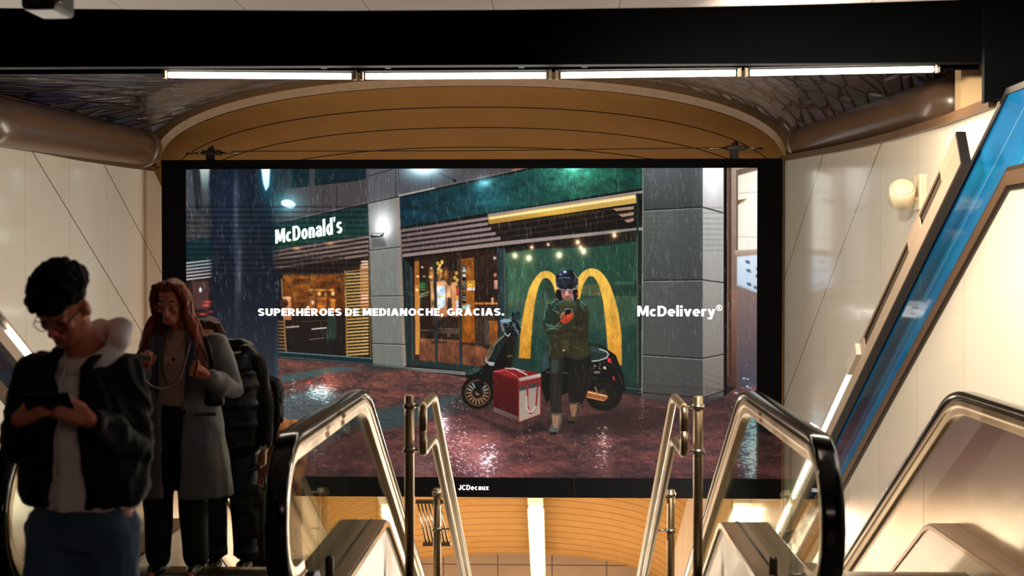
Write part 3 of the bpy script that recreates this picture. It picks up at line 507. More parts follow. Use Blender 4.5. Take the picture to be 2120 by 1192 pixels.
    for cx, cy, rx, ry, col, g in ((664, 812, 26, 16, (110, 150, 150), .7), (920, 880, 16, 30, (110, 90, 100), .7), (1000, 950, 50, 46, (130, 90, 90), .6), (950, 920, 60, 50, (70, 40, 40), .8), (1556, 910, 22, 80, (50, 100, 130), .9), (1250, 930, 20, 40, (60, 40, 40), .7), (560, 900, 30, 90, (10, 50, 60), .5),
                                   (1450, 940, 110, 40, (30, 14, 14), .8), (640, 792, 3, 3, (230, 10, 10), 1), (680, 790, 20, 24, (70, 26, 20), .8), (870, 970, 40, 30, (70, 60, 60), .5), (1100, 975, 60, 26, (50, 26, 24), .8)): G(cx, cy, rx, ry, col, g)
    # --- scooter
    K = (9, 11, 12)
    P([(1128, 730), (1150, 700), (1245, 714), (1275, 735), (1290, 775), (1296, 810), (1270, 790), (1230, 780), (1205, 800), (1130, 832), (1120, 800), (1122, 750)], K)
    E(1250, 815, 38, 35, (12, 11, 10)); E(1250, 815, 25, 23, (30, 24, 20)); E(1250, 815, 22, 20, (16, 14, 12)); E(1248, 812, 7, 7, (60, 44, 30))
    for t in range(0, 360, 30): L([(1250, 815), (1250 + 22 * math.cos(math.radians(t)), 815 + 20 * math.sin(math.radians(t)))], 1.1, (50, 40, 32), a=.6)
    P([(1212, 808), (1220, 808), (1258, 818), (1259, 824), (1250, 831), (1214, 822)], (150, 88, 44)); L([(1216, 811), (1256, 820)], 2, (255, 206, 150)); L([(1215, 822), (1250, 829)], 1.6, (220, 150, 96)); L([(1232, 800), (1238, 816)], 2.4, (150, 104, 70))
    P([(1216, 714), (1230, 712), (1250, 720), (1260, 735), (1256, 745), (1222, 748)], (30, 44, 44)); P([(1220, 716), (1248, 722), (1254, 732), (1224, 728)], (50, 72, 70))
    for k in range(5): L([(1222 + k * 6, 714 + k), (1226 + k * 6, 728 + k)], 1, (14, 20, 20))
    L([(1240, 722), (1255, 727), (1260, 733), (1256, 740), (1240, 746), (1222, 748)], 2, (200, 206, 196)); P([(1256, 740), (1264, 742), (1268, 752), (1260, 750)], (200, 30, 40)); G(1262, 746, 3, 4, (120, 40, 40), .8)
    E(1256, 761, 7, 3.6, (206, 196, 170)); c.sparks(1240, 758, 26, 8, (230, 214, 180), 26, 1.8, 4); R(1230, 768, 1242, 773, (140, 120, 104), a=.8)
    E(1273, 782, 5, 5, (190, 44, 24)); P([(1270, 770), (1279, 772), (1297, 806), (1294, 812), (1286, 806), (1272, 784)], (10, 10, 11)); L([(1262, 744), (1276, 764), (1290, 796)], 1.6, (46, 54, 54)); L([(1130, 770), (1200, 773)], 1.2, (110, 96, 84)); P([(1252, 752), (1280, 762), (1276, 772), (1256, 768)], (12, 12, 12))
    # front wheel, fender, leg shield, headset
    E(989, 812, 34, 35, (13, 12, 11)); E(989, 813, 26, 27, (112, 76, 50)); E(989, 813, 24, 25, (14, 12, 12))
    for t in range(0, 360, 20):
        q = math.radians(t); L([(989 + 12 * math.cos(q), 813 + 12 * math.sin(q)), (989 + 22 * math.cos(q), 813 + 23 * math.sin(q))], 3, (140, 150, 146) if t > 180 else (150, 110, 80))
    E(989, 813, 13, 13, (90, 60, 40)); E(989, 813, 11, 11, (20, 16, 14)); E(989, 813, 5, 5, (130, 100, 76)); P([(984, 790), (1006, 784), (994, 816), (986, 812)], (12, 12, 13))
    P([(963, 778), (966, 768), (980, 760), (1004, 756), (1012, 745), (1020, 720), (1030, 705), (1046, 690), (1060, 680), (1066, 700), (1058, 750), (1050, 790), (1020, 800), (1010, 785), (990, 778), (970, 786)], K)
    P([(964, 776), (970, 766), (984, 760), (1000, 760), (990, 770), (972, 776)], (40, 58, 56)); c.sparks(982, 766, 22, 7, (170, 190, 186), 26, 1.2, 9)
    L([(1004, 748), (1014, 722), (1030, 703), (1042, 696)], 2.2, (96, 112, 106)); L([(1012, 742), (1026, 712), (1044, 694)], 1.6, (140, 134, 104)); P([(1016, 740), (1032, 710), (1046, 698), (1050, 704), (1036, 724), (1024, 750)], (24, 34, 32)); L([(1006, 740), (1008, 750), (1020, 756)], 1.6, (206, 214, 210)); P([(1010, 748), (1024, 750), (1022, 757), (1012, 756)], (160, 170, 166))
    P([(1050, 690), (1072, 690), (1066, 740), (1058, 758), (1046, 760)], (18, 18, 16)); L([(1050, 738), (1060, 736)], 1.2, (160, 110, 60)); L([(1068, 698), (1060, 750)], 1.2, (60, 60, 50))
    P([(1034, 664), (1042, 660), (1062, 660), (1072, 668), (1078, 680), (1076, 692), (1066, 698), (1052, 690), (1040, 686)], (16, 20, 22)); P([(1034, 664), (1042, 660), (1056, 660), (1060, 665), (1040, 669)], (130, 160, 176)); P([(1035, 668), (1041, 670), (1046, 688), (1040, 686)], (110, 110, 110)); c.sparks(1056, 672, 22, 20, (190, 214, 220), 50, 1.6, 12); L([(1044, 690), (1052, 696), (1056, 690)], 2, (190, 196, 186))
    L([(1062, 668), (1070, 686), (1074, 692)], 3, (90, 110, 116)); E(1068, 652, 9, 9.5, (12, 14, 16)); E(1070, 655, 8, 7, (34, 48, 50)); E(1066, 645, 4, 3, (40, 90, 100)); L([(1066, 662), (1070, 672)], 3, (20, 24, 26))
    # red delivery box
    P([(1020, 769), (1072, 781), (1074, 874), (1022, 850)], (86, 16, 20), (58, 12, 14), noise=.1); P([(1022, 842), (1073, 862), (1073, 872), (1022, 852)], (104, 92, 90), (90, 60, 58))
    P([(1020, 768), (1050, 761), (1119, 772), (1120, 778), (1074, 790)], (132, 26, 30), (104, 16, 20)); P([(1072, 783), (1119, 773), (1120, 783), (1076, 792)], (206, 190, 178), (150, 120, 112)); P([(1074, 790), (1120, 780), (1119, 858), (1074, 874)], (150, 136, 124), (168, 148, 132), noise=.08)
    P([(1074, 790), (1120, 780), (1120, 790), (1074, 801)], (120, 36, 36)); P([(1074, 801), (1120, 790), (1120, 799), (1074, 810)], (60, 60, 58)); L([(1074, 786), (1074, 874)], 2, (120, 30, 34)); L([(1119, 780), (1119, 858)], 1.8, (130, 34, 34)); L([(1074, 874), (1120, 857)], 1.8, (130, 30, 30))
    L([(1092, 798), (1092, 840), (1096, 854), (1101, 855)], 4.5, (140, 36, 40)); L([(1114, 793), (1110, 838), (1104, 852), (1099, 856)], 3.4, (120, 26, 30)); L([(1090, 820), (1091, 845), (1096, 853), (1103, 852), (1109, 840)], 2.6, (206, 186, 168))
    L([(1046, 762), (1068, 764), (1080, 770), (1092, 776)], 1.6, (240, 220, 214)); L([(1060, 761), (1086, 768)], 1, (220, 200, 196)); L([(1022, 769), (1046, 766), (1072, 780)], 1.4, (226, 110, 104)); c.sparks(1056, 776, 30, 6, (236, 130, 124), 22, 1.6, 3); P([(1022, 770), (1040, 768), (1066, 779), (1070, 782)], (150, 36, 40), a=.7)
    # --- rider leaning on the scooter
    P([(1140, 738), (1168, 740), (1164, 800), (1162, 856), (1140, 854), (1138, 800)], (26, 26, 24), (38, 32, 28)); P([(1180, 735), (1222, 730), (1230, 780), (1216, 812), (1206, 836), (1178, 836), (1176, 790)], (18, 18, 17), (24, 21, 19))
    P([(1140, 745), (1158, 742), (1156, 770), (1142, 775)], (60, 74, 70), soft=2, a=.7); L([(1146, 780), (1150, 830)], 2, (60, 52, 46), a=.6, soft=1); P([(1120, 740), (1134, 722), (1138, 760), (1122, 770)], (44, 66, 68), soft=1)
    for x, y, w in ((1151, 878, 0), (1188, 855, 1)):
        P([(x - 9, y - 22), (x + 12, y - 22), (x + 12, y - 6), (x + 4, y + 18), (x - 10, y + 20), (x - 14, y + 12), (x - 8, y - 4)], (66, 50, 42) if w else (92, 82, 74)); P([(x - 13, y + 12), (x - 2, y + 8), (x + 5, y + 14), (x + 2, y + 20), (x - 11, y + 21)], (80, 92, 88) if not w else (70, 50, 38)); P([(x - 13, y + 16), (x + 4, y + 16), (x, y + 22), (x - 11, y + 22)], (16, 16, 16))
        for k in range(6): L([(x - 8 + k * .6, y - 18 + k * 4.6), (x + 8 - k, y - 14 + k * 4)], 1.3, (224, 160, 110), a=.85); L([(x + 8 - k, y - 20 + k * 4.6), (x - 8 + k, y - 14 + k * 4)], 1.1, (200, 140, 96), a=.8)
    P([(1166, 622), (1200, 618), (1214, 630), (1219, 650), (1217, 700), (1222, 736), (1200, 746), (1184, 742), (1168, 738), (1160, 744), (1136, 742), (1132, 716), (1140, 700), (1128, 688), (1123, 668), (1128, 642), (1138, 628)], (44, 50, 36), (42, 40, 22))
    P([(1166, 622), (1152, 620), (1134, 630), (1126, 650), (1126, 676), (1140, 690), (1146, 660)], (30, 48, 38)); P([(1195, 640), (1218, 650), (1217, 700), (1190, 700)], (40, 36, 20), soft=2)
    for a_ in ([(1133, 632), (1128, 645), (1126, 662)], [(1130, 670), (1136, 674), (1142, 672)], [(1140, 628), (1150, 622)], [(1133, 682), (1146, 680), (1158, 668)], [(1144, 640), (1156, 648)], [(1200, 620), (1212, 632)], [(1202, 626), (1208, 638)]): L(a_, 2, (110, 150, 130), a=.75, soft=.4)
    c.sparks(1146, 676, 26, 8, (130, 166, 140), 26, 2, 21); c.sparks(1142, 632, 18, 10, (120, 170, 150), 26, 1.8, 22); c.sparks(1208, 628, 12, 10, (120, 150, 130), 14, 1.8, 23)
    P([(1150, 684), (1180, 676), (1214, 672), (1216, 690), (1180, 698), (1150, 704)], (50, 44, 26), soft=1.5, a=.8); L([(1176, 700), (1170, 738)], 1.6, (20, 22, 14)); P([(1160, 702), (1178, 700), (1178, 728), (1166, 726)], (62, 58, 32), soft=.8); E(1167, 725, 1.6, 1.6, (225, 225, 215)); L([(1160, 704), (1214, 694)], 1, (24, 24, 14)); L([(1134, 706), (1140, 718), (1136, 736)], 2, (90, 130, 110), a=.6)
    P([(1186, 708), (1216, 706), (1220, 732), (1190, 742)], (56, 50, 28), a=.7, soft=1); L([(1182, 716), (1218, 712)], 1, (24, 22, 14), a=.7)
    P([(1160, 618), (1190, 618), (1194, 634), (1184, 646), (1164, 646), (1156, 632)], (66, 74, 50), (48, 54, 36)); L([(1164, 624), (1190, 622)], 1.2, (110, 120, 90), a=.7); L([(1166, 636), (1176, 640), (1190, 634)], 1.2, (24, 28, 18)); L([(1160, 640), (1170, 654)], 1.4, (100, 124, 96), a=.6)
    P([(1151, 600), (1162, 598), (1164, 622), (1156, 624), (1150, 612)], (10, 12, 14)); P([(1184, 600), (1196, 598), (1197, 614), (1190, 624), (1184, 618)], (14, 16, 18)); P([(1183, 612), (1187, 609), (1188, 620), (1184, 620)], (150, 130, 136)); E(1194, 609, 1.6, 1.3, (230, 60, 60)); L([(1154, 618), (1158, 628), (1163, 622)], 2, (70, 100, 90))
    P([(1161, 598), (1186, 598), (1185, 612), (1179, 620), (1170, 621), (1163, 613)], (226, 156, 138), (160, 96, 88)); P([(1161, 600), (1170, 601), (1168, 612), (1164, 612)], (130, 76, 74), a=.6, soft=.6); P([(1178, 602), (1186, 600), (1184, 612), (1180, 612)], (130, 70, 66), a=.5, soft=.6); L([(1163.5, 604), (1170, 605.5)], 1.7, (40, 22, 20)); L([(1177, 605.5), (1183.5, 603)], 1.7, (40, 22, 20)); L([(1173, 604), (1173, 611)], 1.6, (255, 205, 190)); L([(1168.5, 615), (1174, 613.4), (1180, 614.6)], 1.5, (40, 24, 24)); L([(1171, 617.6), (1177, 617.4)], 1.6, (70, 36, 34)); E(1173, 611.5, 1.6, 1, (226, 150, 134))
    E(1173.5, 580, 23.5, 22, (13, 17, 24)); P([(1150, 583), (1153, 578), (1162, 575), (1178, 575), (1192, 578), (1198, 586), (1194, 597), (1184, 600), (1160, 600), (1152, 594)], (28, 34, 44)); P([(1152, 590), (1196, 588), (1194, 597), (1184, 599), (1160, 600)], (16, 18, 24), soft=1); L([(1150, 582), (1152, 592), (1160, 598.5), (1174, 600.5), (1190, 598), (1197, 587)], 1.3, (150, 160, 170)); L([(1155, 577), (1166, 574), (1182, 575)], 1.2, (120, 140, 160))
    E(1169.6, 562.5, 2.6, 2, (220, 236, 246), soft=.3); G(1169, 563, 8, 6, (50, 70, 100), .8); G(1160, 568, 3, 3, (90, 120, 150), 1); L([(1190, 572), (1192, 580)], 1.6, (90, 60, 160)); L([(1188, 564), (1196, 576)], 1, (190, 180, 130)); c.sparks(1166, 588, 22, 14, (90, 104, 120), 60, .8, 31); c.sparks(1191, 588, 8, 14, (210, 190, 190), 26, 1, 32); E(1175.6, 599, 1.2, 1.2, (255, 255, 255))
    P([(1168, 641), (1171, 638), (1183, 638.5), (1185, 641), (1183, 652), (1169, 652)], (120, 120, 104)); P([(1170, 641), (1182.5, 640.5), (1182, 652), (1170, 652)], (14, 14, 16))
    P([(1160, 660), (1166, 650), (1172, 652), (1182, 649), (1188, 647), (1186, 658), (1176, 668), (1168, 671), (1161, 666)], (214, 72, 40), (176, 52, 30)); L([(1174, 664), (1186, 652)], 1, (130, 36, 20)); L([(1170, 660), (1184, 650)], 1, (240, 110, 70)); L([(1160, 658), (1163, 650), (1168, 646)], 2, (190, 150, 130)); P([(1160, 661), (1163, 652), (1168, 655), (1166, 662)], (120, 70, 56))
    for a_ in ([(1146, 636), (1150, 656), (1146, 672)], [(1196, 636), (1206, 660), (1200, 680)], [(1128, 686), (1148, 692), (1176, 684), (1212, 690)], [(1150, 668), (1160, 658)], [(1190, 658), (1196, 676), (1188, 690)], [(1170, 644), (1176, 700)], [(1136, 652), (1140, 664)], [(1208, 644), (1212, 668)], [(1184, 664), (1206, 672)]): L(a_, 2.2, (14, 18, 12), a=.55, soft=.6)
    for a_ in ([(1152, 642), (1162, 656)], [(1180, 646), (1190, 654)], [(1184, 676), (1204, 680)], [(1186, 716), (1206, 724)], [(1150, 712), (1156, 730)], [(1200, 646), (1205, 660)], [(1140, 694), (1156, 698)]): L(a_, 2, (86, 92, 60), a=.55, soft=.6)
    for a_ in ([(1148, 760), (1152, 790), (1146, 830)], [(1190, 760), (1198, 790)], [(1206, 750), (1212, 780)], [(1156, 800), (1160, 840)]): L(a_, 2, (60, 58, 54), a=.5, soft=.8)
    # --- rain
    r = c.rng
    for i in range(3600):
        x = r.uniform(384, 1568); y = r.uniform(346, 980) if i % 3 else r.uniform(346, 620); ln = r.uniform(4, 19)
        L([(x, y), (x + ln * .06 + .2, y + ln)], r.uniform(.4, .8), (214, 226, 226), a=r.uniform(.08, .4) * (1 if y < 700 else .5))
    h2 = c.rng.standard_normal((1, c.w)).astype(np.float32); c.c *= (1 + .018 * h2)[..., None]
    a = np.clip(c.c.reshape(c.h // 2, 2, c.w // 2, 2, 3).mean((1, 3)), 0, 255)
    return a
# ---------------------------------------------------------------- the setting
def struct(mb, name, m, smooth=False): o = mb.build(name, m, None, smooth); o['kind'] = 'structure'; return o
WR, WL, YS = 2.9, -5.33, 16.6
EDGE = 7.44
struct(MB().box(-7, 5, -5, EDGE - .25, -.3, 0), 'floor', 'floor')
struct(MB().box(-1.02, 1.02, EDGE - .25, 7.28, -.3, 0), 'trim_1', 'floor')
struct(MB().box(-5.4, -2.66, EDGE - .25, EDGE + .2, -.3, 0), 'trim_2', 'floor')
# concourse ceiling over the viewer (its grey edge shows at the top of the picture)
sx = MB(); pts = [P(px, py, 6.5) for px, py in ((-60, 16), (350, 20), (700, 22), (1060, 20), (1400, 15), (1700, 8), (1960, 0), (2200, -10))]
rings = [[Vector((p.x, 6.5, p.z)), Vector((p.x, -5, p.z)), Vector((p.x, -5, p.z + .1)), Vector((p.x, 6.5, p.z + .1))] for p in pts]
sx.loft(rings); m = mat('soffit_panels', (186, 172, 168), .6); n = NT(m); x, y, z = n.sep(); q = n.seam(x, .62, .005, .31); n.color(n.mix(q, n.mix(n.noise(3), lin((170, 156, 152)), lin((196, 182, 178))), lin((60, 50, 46))))
struct(sx, 'ceiling', 'soffit_panels')
# black lintel above the shaft, the dark void above it, the side masses
zb = P(1060, 134, 9).z
struct(MB().box(-7, 3.05, 9, 9.1, zb, 5), 'trim_3', 'beam'); struct(MB().box(-7, 5, 6.6, 9.0, 4.2, 4.3), 'trim_4', 'beam')
a_, b_ = P(2038, 140, 8.55), P(2140, 190, 8.55)
struct(MB().loft([[Vector((p[0], y, p[1])) for p in ((a_.x, 4.3), (3.9, 4.3), (3.9, P(2140, 186, 8.55).z), (P(2060, 206, 8.55).x, P(2060, 206, 8.55).z), (a_.x, P(2038, 214, 8.55).z))] for y in (8.55, 8.6)]), 'trim_5', 'beam')
a_ = P(1990, 128, 10.05); b_ = P(2038, 232, 10.05); mat('column_tan', (232, 196, 146), .5, noise=.15)
struct(MB().box(a_.x, b_.x, 10.05, 10.2, b_.z - .0, a_.z + .1), 'trim_6', 'column_tan')
# right wall and left wall: plane sides of the shaft with a slightly bowed top edge
def side_wall(name, X, tops, m, sgn, y_end=36):
    pts = [PXp(px, py, X) for px, py in tops]; pts.sort(key=lambda p: p.y)
    top = [(p.y, p.z) for p in pts]; (y0, z0), (y1, z1) = top[-2], top[-1]; top.append((y_end, z1 - 0.5 * (y_end - y1))); top.insert(0, (3.0, top[0][1]))
    v, f = [], []
    for y, z in top: v += [Vector((X, y, z)), Vector((X, y, min(-.3, -TAN * (y - 7.4)) - 1.4 if y > 7 else -.3)), Vector((X + sgn * .15, y, z)), Vector((X + sgn * .15, y, min(-.3, -TAN * (y - 7.4)) - 1.4 if y > 7 else -.3))]
    for i in range(len(top) - 1): a = i * 4; f += [(a, a + 4, a + 5, a + 1), (a + 2, a + 3, a + 7, a + 6), (a, a + 2, a + 6, a + 4), (a + 1, a + 5, a + 7, a + 3)]
    f += [(0, 1, 3, 2), (len(v) - 4, len(v) - 2, len(v) - 1, len(v) - 3)]
    o = obj(name, v, f, m); o['kind'] = 'structure'; return top
topR = side_wall('wall_right', WR, [(1622, 328), (1680, 318), (1733, 309), (1792, 296), (1858, 280), (1960, 250), (2062, 212)], 'wall_right', 1)
topL = side_wall('wall_left', WL, [(334, 352), (250, 340), (160, 326), (80, 310), (0, 297), (-120, 285)], 'wall_left', -1)
for nm, X, top, m, s in (('trim_7', WR, topR, 'bronze', -1), ('trim_8', WL, topL, 'bronze', 1)):
    tb = top[1:-1]; sg = MB().loft([[Vector((X + s * .05, y, z - .035)), Vector((X + s * .05, y, z + .03)), Vector((X - s * .2, y, z + .03)), Vector((X - s * .2, y, z - .035))] for y, z in tb]); struct(sg, nm, m)
# vault over the descending shaft
VC, VA, VR = -1.13, 4.12, 1.06
def arc(Y, grow=0, n=48, drop=True, sag=0):
    d = TAN * (Y - 17) if drop else 0; out = []
    for i in range(n + 1):
        t = math.pi * i / n; c = math.cos(t); e = 2 / 2.2
        xx = -math.copysign(abs(c) ** e, c) * (VA + grow); zz = (math.sin(t) ** e) * (VR + grow)
        out.append(Vector((VC + xx, Y, 1.75 + 1.36 - d + zz + sag)))
    return out
rings = []
for i in range(25):
    Y = 17.0 + (35 - 17.0) * i / 24; a = arc(Y); b = arc(Y, .12); rings.append(a + b[::-1])
struct(MB().loft(rings), 'ceiling_vault', 'vault', True)
a0, a1, b1, b0 = arc(16.93, -.02), arc(16.93, .12), arc(17.08, .12), arc(17.08, -.02)
rm = MB(); rr = [[a0[i], a1[i], b1[i], b0[i]] for i in range(49)]
for k in range(0, 48, 2): rm.loft(rr[k:k + 3] if k % 4 else [[q + (q - r[0]) * .25 if j in (1, 2) else q for j, q in enumerate(r)] for r in rr[k:k + 3]])
struct(rm, 'trim_9', 'rim')
# rough stone ceiling between the lintel and the vault
rings = []
A = arc(17.0, .12)
for k in range(13):
    t = k / 12; Y = 9.95 + (17.0 - 9.95) * t; row = []
    for p in A:
        z0 = P(1060, 126, 9.95).z; row.append(Vector((p.x * (1 - t) + p.x * t, Y, z0 * (1 - t) ** 1.0 + p.z * t)))
    rings.append(row)
sc = MB(); top = [[Vector((q.x, q.y, q.z + .15)) for q in r] for r in rings]
sc.loft([r + t_[::-1] for r, t_ in zip(rings, top)]); struct(sc, 'ceiling_stone', 'slate', True)
# tile wall of the lower hall and its floor
zt = P(1200, 1142, 34.4).z
struct(MB().box(-9, 6, 34.4, 34.6, -14, zt), 'wall_back', 'tiles'); struct(MB().box(-9, 6, 20, 34.4, -11.2, -11), 'floor_lower', 'floor')
struct(MB().box(WL, -2.7, 7.6, 30, -14, -13.9), 'trim_10', 'dark_wall')
# central stairs between the two escalators, and sloping bases beside them
sv = []
sp = [(7.28, -.3), (7.28, 0)]
y, z = 7.28, 0.0
for i in range(34): z -= .17; sp += [(y, z), (y + .294, z)]; y += .294
sp += [(y, z - .6)]
mbs = MB(); mbs.loft([[Vector((X, a, b)) for a, b in sp] for X in (-1.02, 1.02)]); struct(mbs, 'floor_stairs', 'floor')

# ---------------------------------------------------------------- corner pipes (rolled cornices), lamps
def pipe(name, A, B, r0, r1, label):
    A, B = Vector(A), Vector(B); e = empty(name, (A + B) / 2, label, 'duct')
    mb = MB(); N = 10
    mb.tube([A.lerp(B, i / N) for i in range(N + 1)], [r0 + (r1 - r0) * i / N for i in range(N + 1)], 28); mb.build('casing', 'pipe', e, True, True)
    d = (B - A).normalized()
    MB().tube([A - d * .05, A + d * .12], r0 * 1.1, 28).build('end_collar', 'bronze', e, True, True)
    up = Vector((0, 0, 1)); MB().tube([A + up * r0 * .97, B + up * r1 * .97], .03, 8).build('edge_strip', 'bronze', e, True, True)
pipe('ceiling_duct', P(1668, 296, 16.4), P(1990, 206, 10.45), .23, .22, 'smooth brown round duct above the right wall, rising to the black lintel')
pipe('ceiling_duct', P(292, 306, 16.6), P(-60, 240, 11.2), .23, .23, 'smooth brown round duct above the left wall, half in shadow')

def tube_lamp(name, A, B, width, label, group=None, energy=0, col=WARM, m='tube', down=True, house='beam', rad=.019, rot=(0, 0, 0)):
    A, B = Vector(A), Vector(B); e = empty(name, (A + B) / 2, label, 'lamp', group); d = (B - A).normalized(); L = (B - A).length
    side = d.cross(Vector((0, 0, 1))).normalized(); up = side.cross(d).normalized()
    def bx(a, b, s0, s1, u0, u1): return MB().loft([[p + side * s0 + up * u0, p + side * s1 + up * u0, p + side * s1 + up * u1, p + side * s0 + up * u1] for p in (a, b)])
    bx(A, B, -width / 2, width / 2, .03, .06).build('housing', house, e, world=True)
    MB().tube([A + d * .03, B - d * .03], rad, 12).build('tube', m, e, True, True)
    for t in (.15, .85):
        q = A.lerp(B, t); MB().box(q.x - .02, q.x + .02, 9.1, q.y, q.z + .04, q.z + .07).build('bracket', house, e, world=True) if name == 'fluorescent_lamp' else None
    for p in (A, B): bx(p - d * .01, p + d * .01, -.025, .025, -.025, .04).build('end_cap', 'cap', e, world=True)
    if energy:
        o = lamp_light('tube_light', (A + B) / 2 - up * (rad + .004), rad * 2, L * .94, energy, col, (0, 0, 0))
        o.matrix_world = Matrix.Translation((A + B) / 2 - up * (rad + .006)) @ Matrix((side, d, -up)).transposed().to_4x4() @ Matrix.Rotation(0, 4, 'X')
        o.matrix_world = Matrix.Translation((A + B) / 2 - up * (rad + .006)) @ Matrix([[side.x, d.x, side.cross(d).x], [side.y, d.y, side.cross(d).y], [side.z, d.z, side.cross(d).z]]).to_4x4()
    return e
xs = [334, 742, 1146, 1538, 1948]; ys = [155, 158, 156, 151, 143]; wh = ['leftmost', 'second from left', 'third from left', 'rightmost']
for i in range(4):
    tube_lamp('fluorescent_lamp', P(xs[i] + 7, ys[i], 9.3), P(xs[i + 1] - 7, ys[i + 1], 9.3), .12, 'glowing fluorescent tube under the black lintel, %s of the four in the row' % wh[i], 'tubes under the black lintel', (14, 14, 17, 56)[i], rad=.021)
l0 = P(-80, 144, 9.5); l1 = P(330, 149, 9.5)
MB().box(-7, 3.0, 9.37, 9.39, P(1060, 149, 9.37).z, zb + .2).build('lamp_backing_board', 'beam'); tag(bpy.data.objects['lamp_backing_board'], 'long thin dark board added behind the lintel tubes to keep the gap black', 'trim', kind='structure')  # backing board added so the lit stone behind the tubes stays hidden
bpy.data.objects['lamp_backing_board'].name = 'trim_11'

# screen hanging wires, slanted lamps in the lower vault
def slope_box(name, A, L, wx, th, m, parent):
    A = Vector(A); d = Vector((0, math.cos(math.radians(30)), -.5)); up = Vector((0, .5, math.cos(math.radians(30)))); X = Vector((1, 0, 0))
    mb = MB().loft([[p - X * wx / 2, p + X * wx / 2, p + X * wx / 2 + up * th, p - X * wx / 2 + up * th] for p in (A, A + d * L)]); return mb.build(name, m, parent, world=True)
def vault_lamp(px, py, Y, w_, L, label, energy):
    A = P(px, py, Y); e = empty('ceiling_lamp', A, label, 'lamp', 'slanting lamps above the escalators'); d = Vector((0, math.cos(math.radians(30)), -.5)); up = Vector((0, .5, .866))
    h = .75
    slope_box('housing', A - d * h + up * .03, L + h, w_, .08, 'steel_warm', e); bevel(slope_box('end_plate', A - d * h * .9, h * .6, w_ * .96, .03, 'cap', e))
    for s in (-1, 1):
        for k in range(3):
            q = A + Vector((s * w_ * .22, 0, 0)) + d * (L / 3 * k + .03) - up * .0
            MB().tube([q, q + d * (L / 3 - .06)], w_ * .2, 10).build('tube', 'tube', e, True, True)
    slope_box('side_rail', A + Vector((-w_ / 2, 0, 0)), L, .02, .06, 'cap', e); slope_box('side_rail', A + Vector((w_ / 2, 0, 0)), L, .02, .06, 'cap', e)
    n_ = -up; c_ = A + d * L / 2 + n_ * .09
    o = lamp_light('lamp_glow', c_, w_ * .8, L, energy, (1, .82, .58), (0, 0, 0)); o.rotation_euler = Euler((math.radians(-30), 0, 0))
vault_lamp(1109, 1052, 29.3, .36, 5.2, 'slanting double tube ceiling lamp in the middle, below the lit billboard', 170)
vault_lamp(800, 1052, 22.4, .2, 6.2, 'slanting tube lamp seen beside the left glass balustrade', 90)
vault_lamp(1537, 1052, 19.6, .3, 1.6, 'slanting lamp seen through the right glass balustrade', 14)

def trough(X, Y0, Y1, z0, sg, label, lit, label_w=''):
    """sloping light trough standing off the wall; X is its inner face"""
    e = empty('light_trough', (X, Y0, z0), label, 'light fitting'); d = Vector((0, math.cos(math.radians(30)), -.5)); up = Vector((0, .5, .866)); L = (Y1 - Y0) / d.y; A = Vector((X, Y0, z0)); T = .24
    def prism(name, x0, x1, t0, t1, l0, l1, m): return MB().loft([[Vector((X + sg * x, 0, 0)) + Vector((0, Y0, z0)) + d * l + up * t for x, t in ((x0, t0), (x1, t0), (x1, t1), (x0, t1))] for l in (l0, l1)]).build(name, m, e, world=True)
    prism('underside_cover', .0, .06, -.012, .0, 0, L, 'trough_under'); prism('back_plate', .05, .06, 0, T, 0, L, 'trough_under'); prism('end_plate', -.004, .06, -.012, T, -.02, .0, 'trough_under')
    prism('face_strip', -.006, .006, 0, .12, 0, L, 'trough_face'); prism('top_strip', 0, .05, T - .01, T, 0, L, 'trough_face'); prism('edge_lip', -.008, .006, T - .022, T, 0, L, 'trough_face')
    for l, wl, nm in lit['gaps']: prism('face_cover', -.007, .006, .12, T - .02, l, l + wl, 'trough_face')
    for l, wl in lit['tubes']:
        a = A + Vector((sg * .02, 0, 0)) + d * l + up * .17; MB().tube([a, a + d * wl], .03, 12).build('tube', 'tube', e, True, True)
        o = lamp_light('trough_glow', a + d * wl / 2 + Vector((-sg * .06, 0, 0)), wl, .06, lit['e'] * wl, (1, .9, .78), (0, 0, 0))
        z_ = Vector((sg * 1.0, 0, 0)); x_ = d; y_ = z_.cross(x_); o.matrix_world = Matrix.Translation(a + d * wl / 2 + Vector((-sg * .07, 0, 0))) @ Matrix([[x_.x, y_.x, z_.x], [x_.y, y_.y, z_.y], [x_.z, y_.z, z_.z]]).to_4x4()
    return e, d, up, A
lamps_r = {'gaps': [(0, .4, 0), (1.0, .35, 0), (2.95, .3, 0)], 'tubes': [(3.5, 1.5), (5.3, 1.5), (7.1, 1.5), (8.9, 1.5), (10.7, 1.5)], 'e': 75}
tr, dR, upR, AR = trough(2.65, PXp(1990, 338, 2.65).y, 30, PXp(1990, 338, 2.65).z, 1, 'slanting metal light trough with empty slots and one lit tube on the right wall', lamps_r)
bx = AR + dR * 3.18 + upR * .17; bevel(MB().loft([[bx + Vector((x, 0, 0)) + dR * l + upR * t for x, t in ((-.05, -.05), (.06, -.05), (.06, .06), (-.05, .06))] for l in (-.1, .32)]).build('diffuser_cover', 'diffuser', tr, world=True))
lamps_l = {'gaps': [(0, .5, 0)], 'tubes': [(1.0, 1.35), (2.75, 2.1), (5.2, 2.1), (7.7, 2.1), (10.2, 2.1)], 'e': 36}
pL = PXp(-6, 700, -5.0); trough(-5.0, pL.y - 2.2, 30, pL.z + 2.2 * TAN, -1, 'slanting metal light trough with lit tubes on the left wall', lamps_l)

